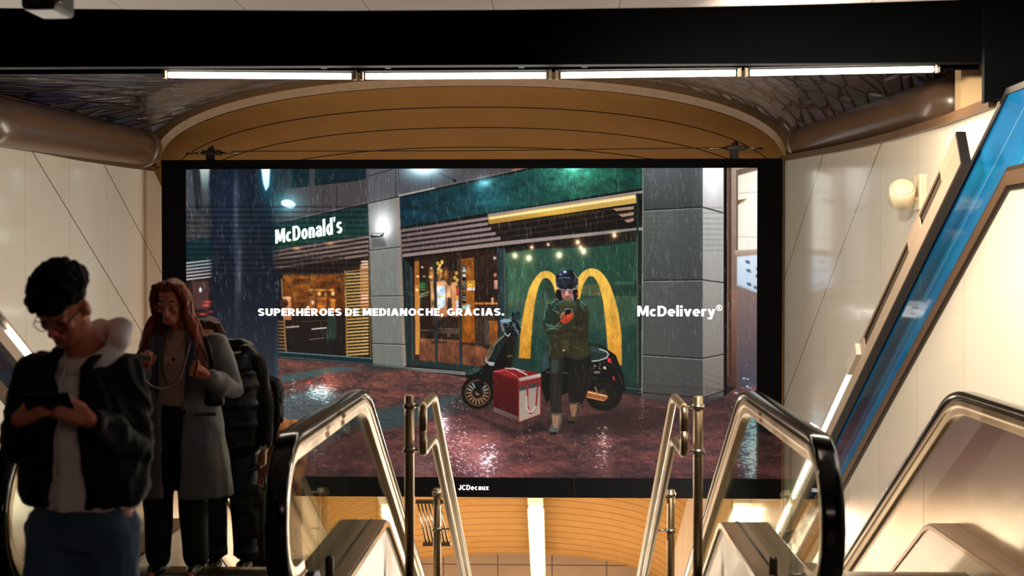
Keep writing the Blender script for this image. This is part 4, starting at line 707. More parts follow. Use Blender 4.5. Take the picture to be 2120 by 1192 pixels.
# blue cladding band and its bronze trim on the right wall
def band(X, th, o0, o1, yb, zt_, name, m, par, yend=24, ynear=3):
    s = -1 if X > 0 else 1
    path = [(ynear, zt_), (yb, zt_), (yend, zt_ - TAN * (yend - yb))]
    MB().loft([[Vector((X, y, z + o0)), Vector((X + s * th, y, z + o0)), Vector((X + s * th, y, z + o1)), Vector((X, y, z + o1))] for y, z in path]).build(name, m, par, world=True)
bt = PXp(2092, 345, WR)
cb = empty('wall_cladding', (WR, bt.y, bt.z), 'glossy blue slanting cladding band with bronze edging on the right wall', 'wall panel')
band(WR, .012, 0, .46, bt.y, bt.z, 'blue_panel', 'blue_band', cb); band(WR, .03, .46, .5, bt.y, bt.z, 'top_edge', 'trough_under', cb)
band(WR, .02, -.03, 0, bt.y, bt.z, 'edge_strip', 'brass_edge', cb); band(WR, .03, -.12, -.03, bt.y, bt.z, 'lower_trim', 'bronze', cb); band(WR, .018, -.15, -.12, bt.y, bt.z, 'lower_lip', 'dark_steel', cb)
bl = PXp(-2, 800, WL)
cb = empty('wall_cladding', (WL, bl.y, bl.z), 'glossy blue slanting cladding band on the left wall, mostly behind the young man', 'wall panel')
band(WL, .03, 0, .46, bl.y - 3, bl.z + 3 * TAN, 'blue_panel', 'blue_band', cb); band(WL, .07, -.12, -.0, bl.y - 3, bl.z + 3 * TAN, 'lower_trim', 'bronze', cb)

# round speaker on the right wall
p = PXp(1905, 400, WR); q = P(1884, 400, p.y - .12)
sp_ = empty('wall_speaker', p, 'round cream cylinder speaker on a bracket on the right wall', 'speaker')
c0 = Vector((p.x - .16, p.y - .06, p.z - .01)); ax = Vector((-.12, -.76, .64)).normalized()
MB().tube([c0 - ax * .085, c0 - ax * .08, c0 + ax * .07, c0 + ax * .085], [.085, .1, .1, .085], 28).build('drum', 'speaker', sp_, True, True)
MB().tube([c0 + ax * .085, c0 + ax * .092], [.088, .08], 28).build('front_cap', 'speaker', sp_, True, True)
MB().tube([c0 + Vector((.06, .03, -.02)), (WR - .01, c0.y + .06, c0.z - .04)], .022, 10).build('bracket_arm', 'speaker', sp_, True, True)
bevel(MB().box(WR - .03, WR, c0.y - .02, c0.y + .14, c0.z - .12, c0.z + .16).build('bracket_plate', 'speaker', sp_, world=True))

# small camera housing hanging at the top left corner
p = P(108, 8, 5.2); cc = empty('security_camera', p, 'blurred dark camera housing hanging from the grey ceiling, top left', 'camera')
bevel(MB().box(p.x - .09, p.x + .05, p.y - .1, p.y + .12, p.z - .04, p.z + .2).build('housing', 'black', cc, world=True), .02, 3)
MB().tube([(p.x + .07, p.y - .12, p.z - .01), (p.x + .085, p.y - .05, p.z + .11)], .018, 12).build('grey_bracket', 'dark_steel', cc, True, True)
MB().tube([(p.x, p.y, p.z + .1), (p.x, p.y, 3.4)], .02, 10).build('stem', 'black', cc, True, True)

# ---------------------------------------------------------------- lit billboard
XS0, XS1 = P(335, 500, YS).x, P(1620, 500, YS).x; ZT, ZB = P(1000, 329.5, YS).z, P(1000, 1029, YS).z
ix0, ix1 = P(384.5, 500, YS).x, P(1568, 500, YS).x; iz1, iz0 = P(1000, 348.5, YS).z, P(1000, 988.5, YS).z
bb = empty('digital_billboard', ((XS0 + XS1) / 2, YS, ZB), 'huge lit advertising screen in a black frame hanging across the shaft', 'billboard')
fr = MB(); fr.box(XS0, XS1, YS, YS + .3, iz1, ZT).box(XS0, XS1, YS, YS + .3, ZB, iz0).box(XS0, ix0, YS, YS + .3, iz0, iz1).box(ix1, XS1, YS, YS + .3, iz0, iz1).box(XS0, XS1, YS + .1, YS + .3, iz0, iz1)
mat('frame_black', (2, 2, 3), .8, spec=.1); fr.build('frame', 'frame_black', bb, world=True)
MB().box(P(1188, 1000, YS).x, P(1189.2, 1000, YS).x, YS - .006, YS, ZB, iz0).build('frame_joint', 'dark_steel', bb, world=True)
def led_screen():
    a = paint_screen() / 255.; a = np.where(a <= .04045, a / 12.92, ((a + .055) / 1.055) ** 2.4).astype(np.float32)
    nx, nz = 1185, 641; X = np.linspace(ix0, ix1, nx); Z = np.linspace(iz1, iz0, nz); XX, ZZ = np.meshgrid(X, Z)
    R_ = np.array(RM.transposed()); v = np.stack([XX, np.full_like(XX, YS + .02), ZZ - 1.75], -1) @ R_.T
    px = 1060 + F * v[..., 0] / -v[..., 2] - SX0 - .5; py = 596 - F * v[..., 1] / -v[..., 2] - SY0 - .5
    xi = np.clip(px.astype(int), 0, a.shape[1] - 2); yi = np.clip(py.astype(int), 0, a.shape[0] - 2); fx = np.clip(px - xi, 0, 1)[..., None]; fy = np.clip(py - yi, 0, 1)[..., None]
    col = (a[yi, xi] * (1 - fx) + a[yi, xi + 1] * fx) * (1 - fy) + (a[yi + 1, xi] * (1 - fx) + a[yi + 1, xi + 1] * fx) * fy
    me = bpy.data.meshes.new('screen'); nv = nx * nz; me.vertices.add(nv); o0 = bb.location
    co = np.stack([XX - o0.x, np.full_like(XX, YS + .02 - o0.y), ZZ - o0.z], -1).astype(np.float32); me.vertices.foreach_set('co', co.ravel())
    idx = np.arange(nv).reshape(nz, nx); q = np.stack([idx[:-1, :-1], idx[1:, :-1], idx[1:, 1:], idx[:-1, 1:]], -1).reshape(-1, 4).astype(np.int32); nf = len(q)
    me.loops.add(nf * 4); me.polygons.add(nf); me.loops.foreach_set('vertex_index', q.ravel()); me.polygons.foreach_set('loop_start', np.arange(nf, dtype=np.int32) * 4); me.update(calc_edges=True)
    at = me.color_attributes.new('picture', 'FLOAT_COLOR', 'POINT'); at.data.foreach_set('color', np.concatenate([col, np.ones((nz, nx, 1))], -1).astype(np.float32).ravel())
    m = bpy.data.materials.new('led_picture'); m.use_nodes = True; nt = m.node_tree; b = nt.nodes['Principled BSDF']; b.inputs['Base Color'].default_value = (.002, .002, .002, 1); b.inputs['Roughness'].default_value = .7; b.inputs['Specular IOR Level'].default_value = .08
    v_ = nt.nodes.new('ShaderNodeVertexColor'); v_.layer_name = 'picture'; nt.links.new(v_.outputs[0], b.inputs['Emission Color']); b.inputs['Emission Strength'].default_value = 1.0; me.materials.append(m)
    o = bpy.data.objects.new('screen', me); C.objects.link(o); o.parent = bb
led_screen()
mat('letter_white', (250, 250, 255), .5, emit=1.0); mat('letter_mint', (212, 240, 226), .5, emit=1.0)
def glyph(ch, t, th):
    """a letter of a heavy sans drawn from bars and arcs: (width, polygons), cap height 1; t stem, th horizontal stroke"""
    G = []; X = .70
    def R(x0, y0, x1, y1): G.append([(x0, y0), (x1, y0), (x1, y1), (x0, y1)])
    def Q(*p): G.append(list(p))
    def A(cx, cy, rx, ry, a0=0, a1=360, n=26):
        for i in range(n):
            a, b = math.radians(a0 + (a1 - a0) * i / n), math.radians(a0 + (a1 - a0) * (i + 1) / n); ix, iy = max(rx - t, .01), max(ry - th, .01)
            G.append([(cx + ix * math.cos(a), cy + iy * math.sin(a)), (cx + rx * math.cos(a), cy + ry * math.sin(a)), (cx + rx * math.cos(b), cy + ry * math.sin(b)), (cx + ix * math.cos(b), cy + iy * math.sin(b))])
    w = .72
    if ch in 'EÉ':
        w = .64; R(0, 0, t, 1); R(0, 0, w, th); R(0, 1 - th, w, 1); R(0, .5 - th / 2, w * .93, .5 + th / 2)
        if ch == 'É': Q((.22, 1.08), (.42, 1.08), (.58, 1.3), (.34, 1.3))
    elif ch == 'S': w = .74; A(w / 2, 1 - .29, w / 2, .30, 25, 270); A(w / 2, .29, w / 2, .30, 90, -155)
    elif ch == 's': w = .6; h = .5 * X; A(w / 2, X - h * .56, w / 2, h * .58, 25, 270); A(w / 2, h * .56, w / 2, h * .58, 90, -155)
    elif ch == 'U': w = .82; R(0, .38, t, 1); R(w - t, .38, w, 1); A(w / 2, .39, w / 2, .40, 180, 360)
    elif ch == 'u': w = .62; R(0, .28, t, X); R(w - t, 0, w, X); A(w / 2, .29, w / 2, .30, 180, 360)
    elif ch in 'PR':
        w = .74; R(0, 0, t, 1); R(0, 1 - th, w - .3, 1); R(0, .36, w - .3, .36 + th); A(w - .34, .68, .34, .32, -90, 90)
        if ch == 'R': w = .8; Q((w * .30, .42), (w * .62, .42), (w, 0), (w - t * 1.15, 0))
    elif ch == 'H': w = .82; R(0, 0, t, 1); R(w - t, 0, w, 1); R(0, .5 - th / 2, w, .5 + th / 2)
    elif ch == 'O': w = .9; A(w / 2, .5, w / 2, .51)
    elif ch == 'o': w = .68; A(w / 2, X / 2, w / 2, X / 2 + .01)
    elif ch == 'D': w = .8; R(0, 0, t, 1); R(0, 0, w - .42, th); R(0, 1 - th, w - .42, 1); A(w - .44, .5, .44, .5, -90, 90)
    elif ch == 'M': w = 1.0; R(0, 0, t * .95, 1); R(w - t * .95, 0, w, 1); Q((0, 1), (t * 1.25, 1), (w / 2 + t * .42, .12), (w / 2 - t * .42, .12)); Q((w, 1), (w - t * 1.25, 1), (w / 2 - t * .42, .12), (w / 2 + t * .42, .12))
    elif ch == 'N': w = .84; R(0, 0, t, 1); R(w - t, 0, w, 1); Q((0, 1), (t * 1.2, 1), (w, 0), (w - t * 1.2, 0))
    elif ch == 'I': w = t; R(0, 0, t, 1)
    elif ch == 'A': w = .9; Q((0, 0), (t, 0), (w / 2 + t * .5, 1), (w / 2 - t * .62, 1)); Q((w, 0), (w - t, 0), (w / 2 - t * .5, 1), (w / 2 + t * .62, 1)); R(.2, .18, w - .2, .18 + th * .85)
    elif ch == 'C': w = .84; A(w / 2 + .02, .5, w / 2 + .02, .51, 42, 318)
    elif ch == 'c': w = .62; A(w / 2 + .02, X / 2, w / 2 + .02, X / 2 + .01, 45, 315)
    elif ch == 'G': w = .88; A(w / 2, .5, w / 2, .51, 42, 330); R(w / 2, .5 - th * .75, w, .5 + th * .15); R(w - t, .1, w, .5)
    elif ch == 'J': w = .6; R(w - t, .3, w, 1); A(w / 2, .31, w / 2, .32, 185, 360)
    elif ch == 'e': w = .68; A(w / 2, X / 2, w / 2, X / 2 + .01, 0, 312); R(.08, X / 2 - th * .42, w - .01, X / 2 + th * .3)
    elif ch == 'l': w = t; R(0, 0, t, 1.06)
    elif ch == 'i': w = t * 1.1; R(.05 * t, 0, t * 1.05, X); Q(*[(w / 2 + t * .56 * math.cos(k * .45), .93 + t * .56 * math.sin(k * .45)) for k in range(14)])
    elif ch == 'v': w = .7; Q((0, X), (t * 1.05, X), (w / 2 + t * .5, 0), (w / 2 - t * .5, 0)); Q((w, X), (w - t * 1.05, X), (w / 2 - t * .5, 0), (w / 2 + t * .5, 0))
    elif ch == 'y': w = .7; Q((0, X), (t * 1.05, X), (w / 2 + t * .55, .02), (w / 2 - t * .35, 0)); Q((w, X), (w - t * 1.05, X), (w * .24, -.28), (w * .24 + t * .95, -.28)); R(.02, -.28, w * .42, -.28 + th * .9)
    elif ch == 'r': w = .46; R(0, 0, t, X); A(w - .02, X - .26, w - .02, .27, 90, 165)
    elif ch == 'n': w = .64; R(0, 0, t, X); R(w - t, 0, w, X - .26); A(w / 2, X - .28, w / 2, .29, 0, 180)
    elif ch == 'a': w = .66; R(w - t, 0, w, X - .22); A(w / 2, X - .24, w / 2, .25, 0, 165); A(w / 2 - .02, .22, w / 2 - .02, .23, 60, 360)
    elif ch == 'd': w = .68; R(w - t, 0, w, 1.04); A(w / 2, X / 2, w / 2, X / 2 + .01)
    elif ch == 'x': w = .68; Q((0, X), (t * 1.1, X), (w, 0), (w - t * 1.1, 0)); Q((w, X), (w - t * 1.1, X), (0, 0), (t * 1.1, 0))
    elif ch == "'": w = t * .8; Q((0, 1.04), (t * .8, 1.04), (t * .6, .74), (0.05, .74))
    elif ch == '.': w = t * 1.1; Q(*[(w / 2 + w / 2 * math.cos(k * .45), w / 2 + w / 2 * math.sin(k * .45)) for k in range(14)])
    elif ch == ',': w = t * 1.1; Q(*[(w / 2 + w / 2 * math.cos(k * .45), w / 2 + w / 2 * math.sin(k * .45)) for k in range(14)]); Q((w * .3, .1), (w, .14), (w * .75, -.12), (w * .1, -.2))
    return w, G
def lettering(text, quad, m, name, t=.27, th=.22, gap=.07, Y=YS + .008, space=.3, split=False):
    """quad: pixel corners (lower left, lower right, upper right, upper left) of the writing at cap height"""
    x = 0; items = []
    for ch in text:
        if ch == ' ': x += space; items.append(None); continue
        w_, G_ = glyph(ch, t, th); items.append((x, G_)); x += w_ + gap
    W = x - gap; words = [[]]
    for it in items:
        if it is None:
            if split: words.append([])
        else: words[-1].append(it)
    for wd in words:
        v, f = [], []
        for x0, G_ in wd:
            for poly in G_:
                k = len(v)
                for gx, gy in poly:
                    u = (x0 + gx) / W; (ax, ay), (bx_, by), (cx, cy), (dx, dy) = quad
                    px = (ax * (1 - u) + bx_ * u) * (1 - gy) + (dx * (1 - u) + cx * u) * gy; py = (ay * (1 - u) + by * u) * (1 - gy) + (dy * (1 - u) + cy * u) * gy; v.append(P(px, py, Y))
                f.append(tuple(range(k, len(v))))
        obj(name, v, f, m, bb, world=True)
lettering('SUPERHÉROES DE MEDIANOCHE, GRACIAS.', ((534, 653.5), (1044, 653), (1044, 638), (534, 638.5)), 'letter_white', 'slogan_word', .275, .215, .115, split=True)
lettering('McDelivery', ((1319.5, 654.6), (1481, 654.6), (1481, 633), (1319.5, 633)), 'letter_white', 'service_lettering', .235, .185, .085)
def ring(cx, cy, r, w_, name, m):
    v, f = [], []; n = 28
    for i in range(n): a = 2 * math.pi * i / n; v += [P(cx + r * math.cos(a), cy + r * math.sin(a), YS + .008), P(cx + (r - w_) * math.cos(a), cy + (r - w_) * math.sin(a), YS + .008)]
    for i in range(n): j = (i + 1) % n; f.append((2 * i, 2 * i + 1, 2 * j + 1, 2 * j))
    return obj(name, v, f, m, bb, world=True)
ring(1489, 637, 6.4, 1.6, 'registered_mark_ring', 'letter_white'); lettering('R', ((1486.8, 640.2), (1491.6, 640.2), (1491.6, 634), (1486.8, 634)), 'letter_white', 'registered_mark', .22, .2)
lettering("McDonald's", ((570, 504.5), (709, 482), (708, 447), (569.5, 476)), 'letter_mint', 'shop_sign_lettering', .28, .165, .06)
lettering('JCDecaux', ((949, 1014), (1012, 1014), (1012, 1003.6), (949, 1003.6)), 'letter_white', 'owner_lettering', .22, .17, .12, Y=YS - .012)
# turnbuckle fixings and the wire above the billboard
for px, py, lb in ((436, 316, 'left'), (1520, 306, 'right')):
    p = P(px, py, YS + .12); e = empty('cable_fixing', (p.x, p.y, ZT), 'dark turnbuckle fixing on a short post on top of the billboard, %s one' % lb, 'fixing', 'fixings holding the billboard')
    z = p.z; e.location.z = ZT; p.z = ZT
    bevel(MB().box(p.x - .05, p.x + .05, p.y - .04, p.y + .04, ZT, z - .02).build('post', 'black', e, world=True)); bevel(MB().box(p.x - .1, p.x + .14, p.y - .06, p.y + .06, z - .03, z + .03).build('clamp', 'dark_steel', e, world=True), .01)
    MB().tube([(p.x - .32, p.y, z - .01), (p.x - .1, p.y, z)], .014, 8).build('turnbuckle', 'steel', e, True, True); MB().tube([(p.x + .14, p.y, z), (p.x + .36, p.y, z - .01)], .014, 8).build('turnbuckle', 'steel', e, True, True)
    MB().tube([(p.x - .02, p.y, z + .03), (p.x + .04, p.y, z + .07)], .03, 8).build('eye_bolt', 'dark_steel', e, True, True)
A, B = P(480, 313, YS + .12), P(1480, 306, YS + .12); tag(MB().tube([A, A.lerp(B, .5) + Vector((0, 0, -.015)), B], .006, 6).build('wire', 'black', None), 'thin dark wire stretched above the billboard between its two fixings', 'wire')
# ---------------------------------------------------------------- escalators
HZ, NR, NC = .97, .37, 6.02          # handrail height, newel radius, newel centre
def rail_path(yb, yend, off=0, hz=HZ, nc=NC, ret=.14):
    """(y, z) path of the handrail seen from the side: from under the newel, round it, level, bend, down the slope"""
    r = NR - off; cz = hz - NR; pts = [(nc + ret, cz - r)]
    for i in range(0, 13): a = math.radians(-90 - i * 15); pts.append((nc + r * math.cos(a), cz + r * math.sin(a)))
    top = hz - off; R = .9; n = 8; a30 = math.radians(30); t = R * math.tan(a30 / 2)
    cy, cz2 = yb - t - off * .27, top - R
    for i in range(n + 1): a = math.radians(90) - a30 * i / n; pts.append((cy + R * math.cos(a), cz2 + R * math.sin(a)))
    y, z = pts[-1]; pts.append((yend, z - TAN * (yend - y))); return pts
def top_line(yb, yend, z, R=.5, y0=NC - .3):
    pts = [(y0, z)]; a30 = math.radians(30); t = R * math.tan(a30 / 2)
    for i in range(9): a = math.radians(90) - a30 * i / 8; pts.append((yb - t + R * math.cos(a), z - R + R * math.sin(a)))
    y, zz = pts[-1]; pts.append((yend, zz - TAN * (yend - y))); return pts
def rounded(w_, h, n=4):
    pr = []
    for cx, cy, a0 in ((w_ - h, 0, -90), (-(w_ - h), 0, 90)):
        for i in range(n + 1): a = math.radians(a0 + 180 * i / n); pr.append((cx + h * math.cos(a), cy + h * math.sin(a)))
    return pr
YB, YE = 8.2, 31.0
def balustrade(e, X, inner, glass, outer=1):
    """inner: direction (+1/-1) towards the middle stairs"""
    path = rail_path(YB, YE)
    sweep(rounded(.052, .018), path, X).build('handrail', 'rubber', e, True, True)
    pp = rail_path(YB, YE, .028); sweep([(-.03, -.012), (.03, -.012), (.03, .014), (-.03, .014)], pp, X).build('guide_rail', 'dark_steel', e, True, True)
    pp = rail_path(YB, YE, .05); bevel(sweep([(-.028, -.075), (.028, -.075), (.034, -.03), (.046, -.022), (.046, .012), (-.046, .012), (-.046, -.022), (-.034, -.03)], pp, X).build('rail_profile', 'steel_warm', e, False, True), .006, 2)
    # infill panel(s)
    base = top_line(YB + .12, YE, .12); edge = rail_path(YB, YE, .115)
    def low(y):
        for (a, b), (c, d) in zip(base[:-1], base[1:]):
            if a <= y <= c: return b + (d - b) * (y - a) / (c - a)
        return base[0][1]
    def high(y):
        up = [(a, b) for a, b in edge if b > HZ - NR - .01 or a > NC + .2]
        up = [q for q in edge[6:]]
        for (a, b), (c, d) in zip(up[:-1], up[1:]):
            if a <= y <= c and c > a: return b + (d - b) * (y - a) / (c - a)
        return up[-1][1]
    y0 = NC - (NR - .125); cuts = [y0, NC + .66, 8.9, 10.5, 12.1, 13.7, 15.3, 18, 21, 24, 27, 30]
    for i in range(len(cuts) - 1):
        a, b = cuts[i] + (.004 if i else 0), cuts[i + 1] - .004; N = 16; ys_ = [a + (b - a) * k / N for k in range(N + 1)]; top_ = []; bot = []
        for y in ys_:
            if y < NC: rr = NR - .115; hz_ = HZ - NR + math.sqrt(max(0, rr * rr - (y - NC) ** 2)); lz = max(.1, HZ - NR - math.sqrt(max(0, rr * rr - (y - NC) ** 2)))
            else: hz_, lz = high(y), low(y)
            top_.append((y, hz_)); bot.append((y, min(lz, hz_ - .004)))
        ol = top_ + bot[::-1]
        MB().loft([[Vector((X + s, y, z)) for y, z in ol] for s in (-.005, .005)]).build('glass_panel' if glass else 'steel_panel', 'glass' if glass else 'panel_steel', e, False, True)
    # plinth deck with rounded nose, side skirts
    dk = top_line(YB + .12, YE, .125, y0=NC + .1); w1 = .15
    pr = [(-w1, -.03), (-w1, 0), (-w1 + .01, .012), (w1 - .01, .012), (w1, 0), (w1, -.03)]
    bevel(sweep(pr, dk, X).build('deck_cover', 'deck_steel', e, False, True), .003); sweep([(-.006, .012), (.006, .012), (.006, .018), (-.006, .018)], dk, X + inner * .052).build('deck_joint', 'rubber', e, False, True)
    sk = [(y, z - .02) for y, z in dk]
    sweep([(-.012, -1.0), (.012, -1.0), (.012, 0), (-.012, 0)], sk, X + inner * (w1 - .02)).build('outer_skirt', 'skirt_cream' if glass else 'steel', e, False, True)
    sweep([(-.012, -.5), (.012, -.5), (.012, 0), (-.012, 0)], sk, X - inner * (w1 - .02)).build('inner_skirt', 'steel', e, False, True)
    sweep([(-.004, -.03), (.004, -.03), (.004, .004), (-.004, .004)], dk, X + inner * (w1 + .004)).build('deck_edge', 'chrome', e, False, True)
    # rounded newel foot where the handrail enters
    nf = [(NC + .1, -.0), (NC + .1, .1)]
    for i in range(9): a = math.radians(180 - i * 22.5 * .5); nf.append((NC + .4 + .3 * math.cos(a), .02 + .26 * math.sin(a)))
    nf = [(NC + .08, 0), (NC + .08, .27), (NC + .12, .30), (NC + .24, .28), (NC + .36, .16), (NC + .4, 0)]
    bevel(MB().loft([[Vector((X + s, y, z)) for y, z in nf] for s in (-.085, .085)]).build('newel_foot', 'black', e, False, True), .01)
mat('skirt_cream', (224, 204, 172), .35, noise=.05, scale=3)
def escalator(X0, X1, in0, in1, g0, g1, label):
    e = empty('escalator', ((X0 + X1) / 2, YB, 0), label, 'escalator')
    balustrade(e, X0, in0, g0); balustrade(e, X1, in1, g1)
    xa, xb = X0 + .17, X1 - .17
    pl = MB().box(xa, xb, EDGE - .9, EDGE - .02, -.04, .004); pl.build('landing_plate', 'grooved', e, world=True)
    cm = MB(); n = int((xb - xa) / .0135)
    for i in range(n): x = xa + i * .0135; cm.add([(x, EDGE - .16, .005), (x + .006, EDGE - .16, .005), (x + .006, EDGE + .02, .006), (x, EDGE + .02, .006), (x, EDGE - .16, .012), (x + .006, EDGE - .16, .012), (x + .006, EDGE + .0, .016), (x, EDGE + .0, .016)], [(0, 1, 2, 3), (4, 5, 6, 7), (0, 1, 5, 4), (1, 2, 6, 5), (2, 3, 7, 6), (3, 0, 4, 7)])
    cm.build('comb_plate', 'brass_edge', e, world=True)
    y, z = EDGE - .02, -.096; zl_ = [-.236, -.416, -.616, -.836]
    for k in range(20):
        st = MB().box(xa, xb, y, y + .398, z - .05, z); st.box(xa, xb, y, y + .02, z - .2, z - .01)
        if k < 5:
            nn = 48
            for i in range(nn): x = xa + (xb - xa) * (i + .2) / nn; st.box(x, x + (xb - xa) / nn * .5, y + .003, y + .395, z, z + .006)
        st.build('step', 'grooved', e, world=True)
        y += .4; z = zl_[k] if k < 4 else z - .4 * TAN
    return e
XL0, XL1, XR0, XR1 = -2.47, -1.225, 1.2, 2.5
escalator(XL0, XL1, -1, 1, False, True, 'left escalator carrying people up, glass balustrade on its right side')
er = escalator(XR0, XR1, -1, 1, True, False, 'empty right escalator with brushed steel panels on its right side')
# deck stickers of the right escalator
dkx = XR1 - .06
def sticker(cy, m1, m2, nm, w_=.05, l_=.075):
    MB().box(dkx - w_, dkx + w_ * .4, cy, cy + l_, .139, .1405).build(nm, m1, er, world=True)
    MB().tube([(dkx - w_ * .3, cy + l_ / 2, .1405), (dkx - w_ * .3, cy + l_ / 2, .142)], .026, 20).build('symbol_disc', m2, er, world=True)
    if m2 == 'sign_red': MB().tube([(dkx - w_ * .3, cy + l_ / 2, .142), (dkx - w_ * .3, cy + l_ / 2, .1428)], .019, 20).build('symbol_disc', 'sign_white', er, world=True); MB().box(dkx - w_ * .3 - .004, dkx - w_ * .3 + .004, cy + l_ * .3, cy + l_ * .72, .1428, .1434).build('symbol_figure', 'black', er, world=True)
sticker(6.72, 'sign_white', 'sign_red', 'warning_sticker'); sticker(6.6, 'sign_white', 'sign_blue', 'warning_sticker')
for X in (XL1 - .35 + .2, XR0 + .15):
    pass
for px, py, s in ((682, 1148, 'left'), (1601, 1150, 'right')):
    X = XL1 + .06 if s == 'left' else XR0 - .06; r_ = ray(px, py); Y = X / r_.x; p = EYE + r_ * Y / r_.y if False else PXp(px, py, X)
    MB().capsule([(X, p.y, .08), (X, p.y, p.z - .02)], .022, 14).build('deck_stud', 'dark_steel', bpy.data.objects['escalator' if s == 'left' else 'escalator.001'], True, True)

# ---------------------------------------------------------------- railings of the middle stairs
def bendpath(pts, r=.06, n=5):
    pts = [Vector(p) for p in pts]; out = [pts[0]]
    for i in range(1, len(pts) - 1):
        a, b, c = pts[i - 1], pts[i], pts[i + 1]; u = (a - b).normalized(); v = (c - b).normalized(); d = min(r, (a - b).length * .45, (c - b).length * .45)
        for k in range(n + 1): t = k / n; out.append((b + u * d) * (1 - t) ** 2 + b * 2 * t * (1 - t) + (b + v * d) * t ** 2)
    return out + [pts[-1]]
def stair_rail(Xp, Xr, label):
    e = empty('stair_handrail', (Xp, 7.3, 0), label, 'railing', 'handrails of the middle stairs'); r = .0225
    zt_, zl = .99, .74; yb = 7.62; y0 = 7.0
    for nm, z in (('upper_rail', zt_), ('lower_rail', zl)):
        pts = [(Xr, y0, z), (Xr, yb, z), (Xr, 26, z - TAN * (26 - yb))]
        if nm == 'upper_rail': pts = [(Xr, y0, (zt_ + zl) / 2)] + pts
        else: pts = [(Xr, y0, (zt_ + zl) / 2)] + pts
        MB().tube(bendpath(pts, .09), r, 14).build(nm, 'steel_warm', e, True, True)
    for k, (Y, zt2) in enumerate(((7.33, 1.02), (9.05, .2), (11.2, -1.05), (13.6, -2.4))):
        base = -.17 if k == 0 else -TAN * (Y - EDGE) - .2
        MB().tube([(Xp, Y, base), (Xp, Y, zt2 - .006), (Xp, Y, zt2)], [.027, .027, .021], 18).build('post', 'steel_warm', e, True, True)
        MB().tube([(Xp, Y, base), (Xp, Y, base + .012)], .06, 18).build('base_flange', 'steel', e, True, True)
        for nm, z in (('upper', zt_ - (0 if Y < yb else TAN * (Y - yb))), ('lower', zl - (0 if Y < yb else TAN * (Y - yb)))):
            zc = z - (.03 if Y < yb else -.0)
            MB().tube([(Xp, Y, zc - .014), (Xp, Y, zc + .014)], .035, 18).build('clamp', 'steel', e, True, True)
            MB().tube([(Xp, Y, zc), (Xr, Y, zc), (Xr, Y, z)], .008, 8).build('clamp_arm', 'steel', e, True, True)
    return e
stair_rail(-.825, -.715, 'brushed steel double handrail with looped end on the left side of the middle stairs')
stair_rail(.80, .69, 'brushed steel double handrail with looped end on the right side of the middle stairs')
# slatted steel grille on the tunnel side, far down behind the left stair handrail
p = P(888, 1070, 19.5); e = empty('wall_grille', (p.x, p.y, p.z - .6), 'slanted steel slat grille far below, between the left balustrade and the handrail', 'grille')
for k in range(7): x = p.x - .17 + k * .055; MB().tube([(x, 19.5, p.z + .22), (x + .12, 19.6, p.z - .42)], .014, 6).build('slat', 'steel', e, True, True)
MB().box(p.x - .2, p.x + .22, 19.5, 19.6, p.z + .2, p.z + .25).build('top_rail', 'steel', e, world=True); MB().box(p.x - .1, p.x + .32, 19.55, 19.65, p.z - .45, p.z - .4).build('bottom_rail', 'steel', e, world=True)
MB().tube([(p.x + .1, 19.62, p.z - .42), (p.x + .1, 19.62, -TAN * 12.2 - 1)], .02, 8).build('leg', 'steel', e, True, True)
# ---------------------------------------------------------------- people
from mathutils import noise as mnoise
mat('skin', (206, 120, 92), .5, noise=.06, scale=14, sub=0); mat('skin_hand', (200, 130, 104), .5); mat('lip', (150, 70, 62), .45); mat('brow', (24, 15, 11), .8)
mat('hair_black', (9, 6, 5), .75, spec=.15, bump=.9, bscale=60); mat('hair_auburn', (128, 54, 22), .5, spec=.3, noise=.75, scale=34, stretch=(1, 1, .12), bump=.7, bscale=50); mat('hair_brown', (60, 32, 20), .55, spec=.3, noise=.3, scale=26, stretch=(1, 1, .1), bump=.6, bscale=50)
mat('jacket_black', (7, 7, 9), .8, bump=.4, bscale=60, spec=.3); mat('hoodie', (236, 226, 222), .85, bump=.35, bscale=90); mat('denim', (60, 86, 112), .8, noise=.3, scale=9, bump=.4, bscale=160); mat('coat_grey', (112, 110, 110), .85, noise=.2, scale=90, bump=.3, bscale=120, sheen=.3)
mat('coat_lapel', (60, 62, 70), .85, bump=.2, bscale=120); mat('blouse', (190, 160, 142), .8, bump=.2, bscale=80); mat('trousers', (9, 9, 11), .8); mat('leather', (12, 11, 11), .35); mat('puffer', (9, 10, 12), .45, spec=.35, bump=.2, bscale=20); mat('denim_dark', (36, 60, 74), .8, noise=.25, scale=8, bump=.3, bscale=120)
mat('bag_olive', (60, 62, 48), .6, noise=.2); mat('coat_tan', (206, 138, 84), .8, noise=.1); mat('phone', (14, 14, 16), .25); mat('phone_case', (150, 130, 140), .4); mat('gold', (214, 160, 90), .25, 1); mat('lens', (150, 150, 160), .1); mat('watch_face', (216, 206, 190), .25); mat('chain_pearl', (206, 176, 176), .25)
m = mat('leopard', (90, 60, 40), .8); n = NT(m); v = n.nt.nodes.new('ShaderNodeTexVoronoi'); v.inputs['Scale'].default_value = 38; n.nt.links.new(n.tc.outputs['Object'], v.inputs['Vector']); n.color(n.mix(n.math('LESS_THAN', v.outputs['Distance'], .45), lin((28, 18, 14)), lin((120, 80, 50))))
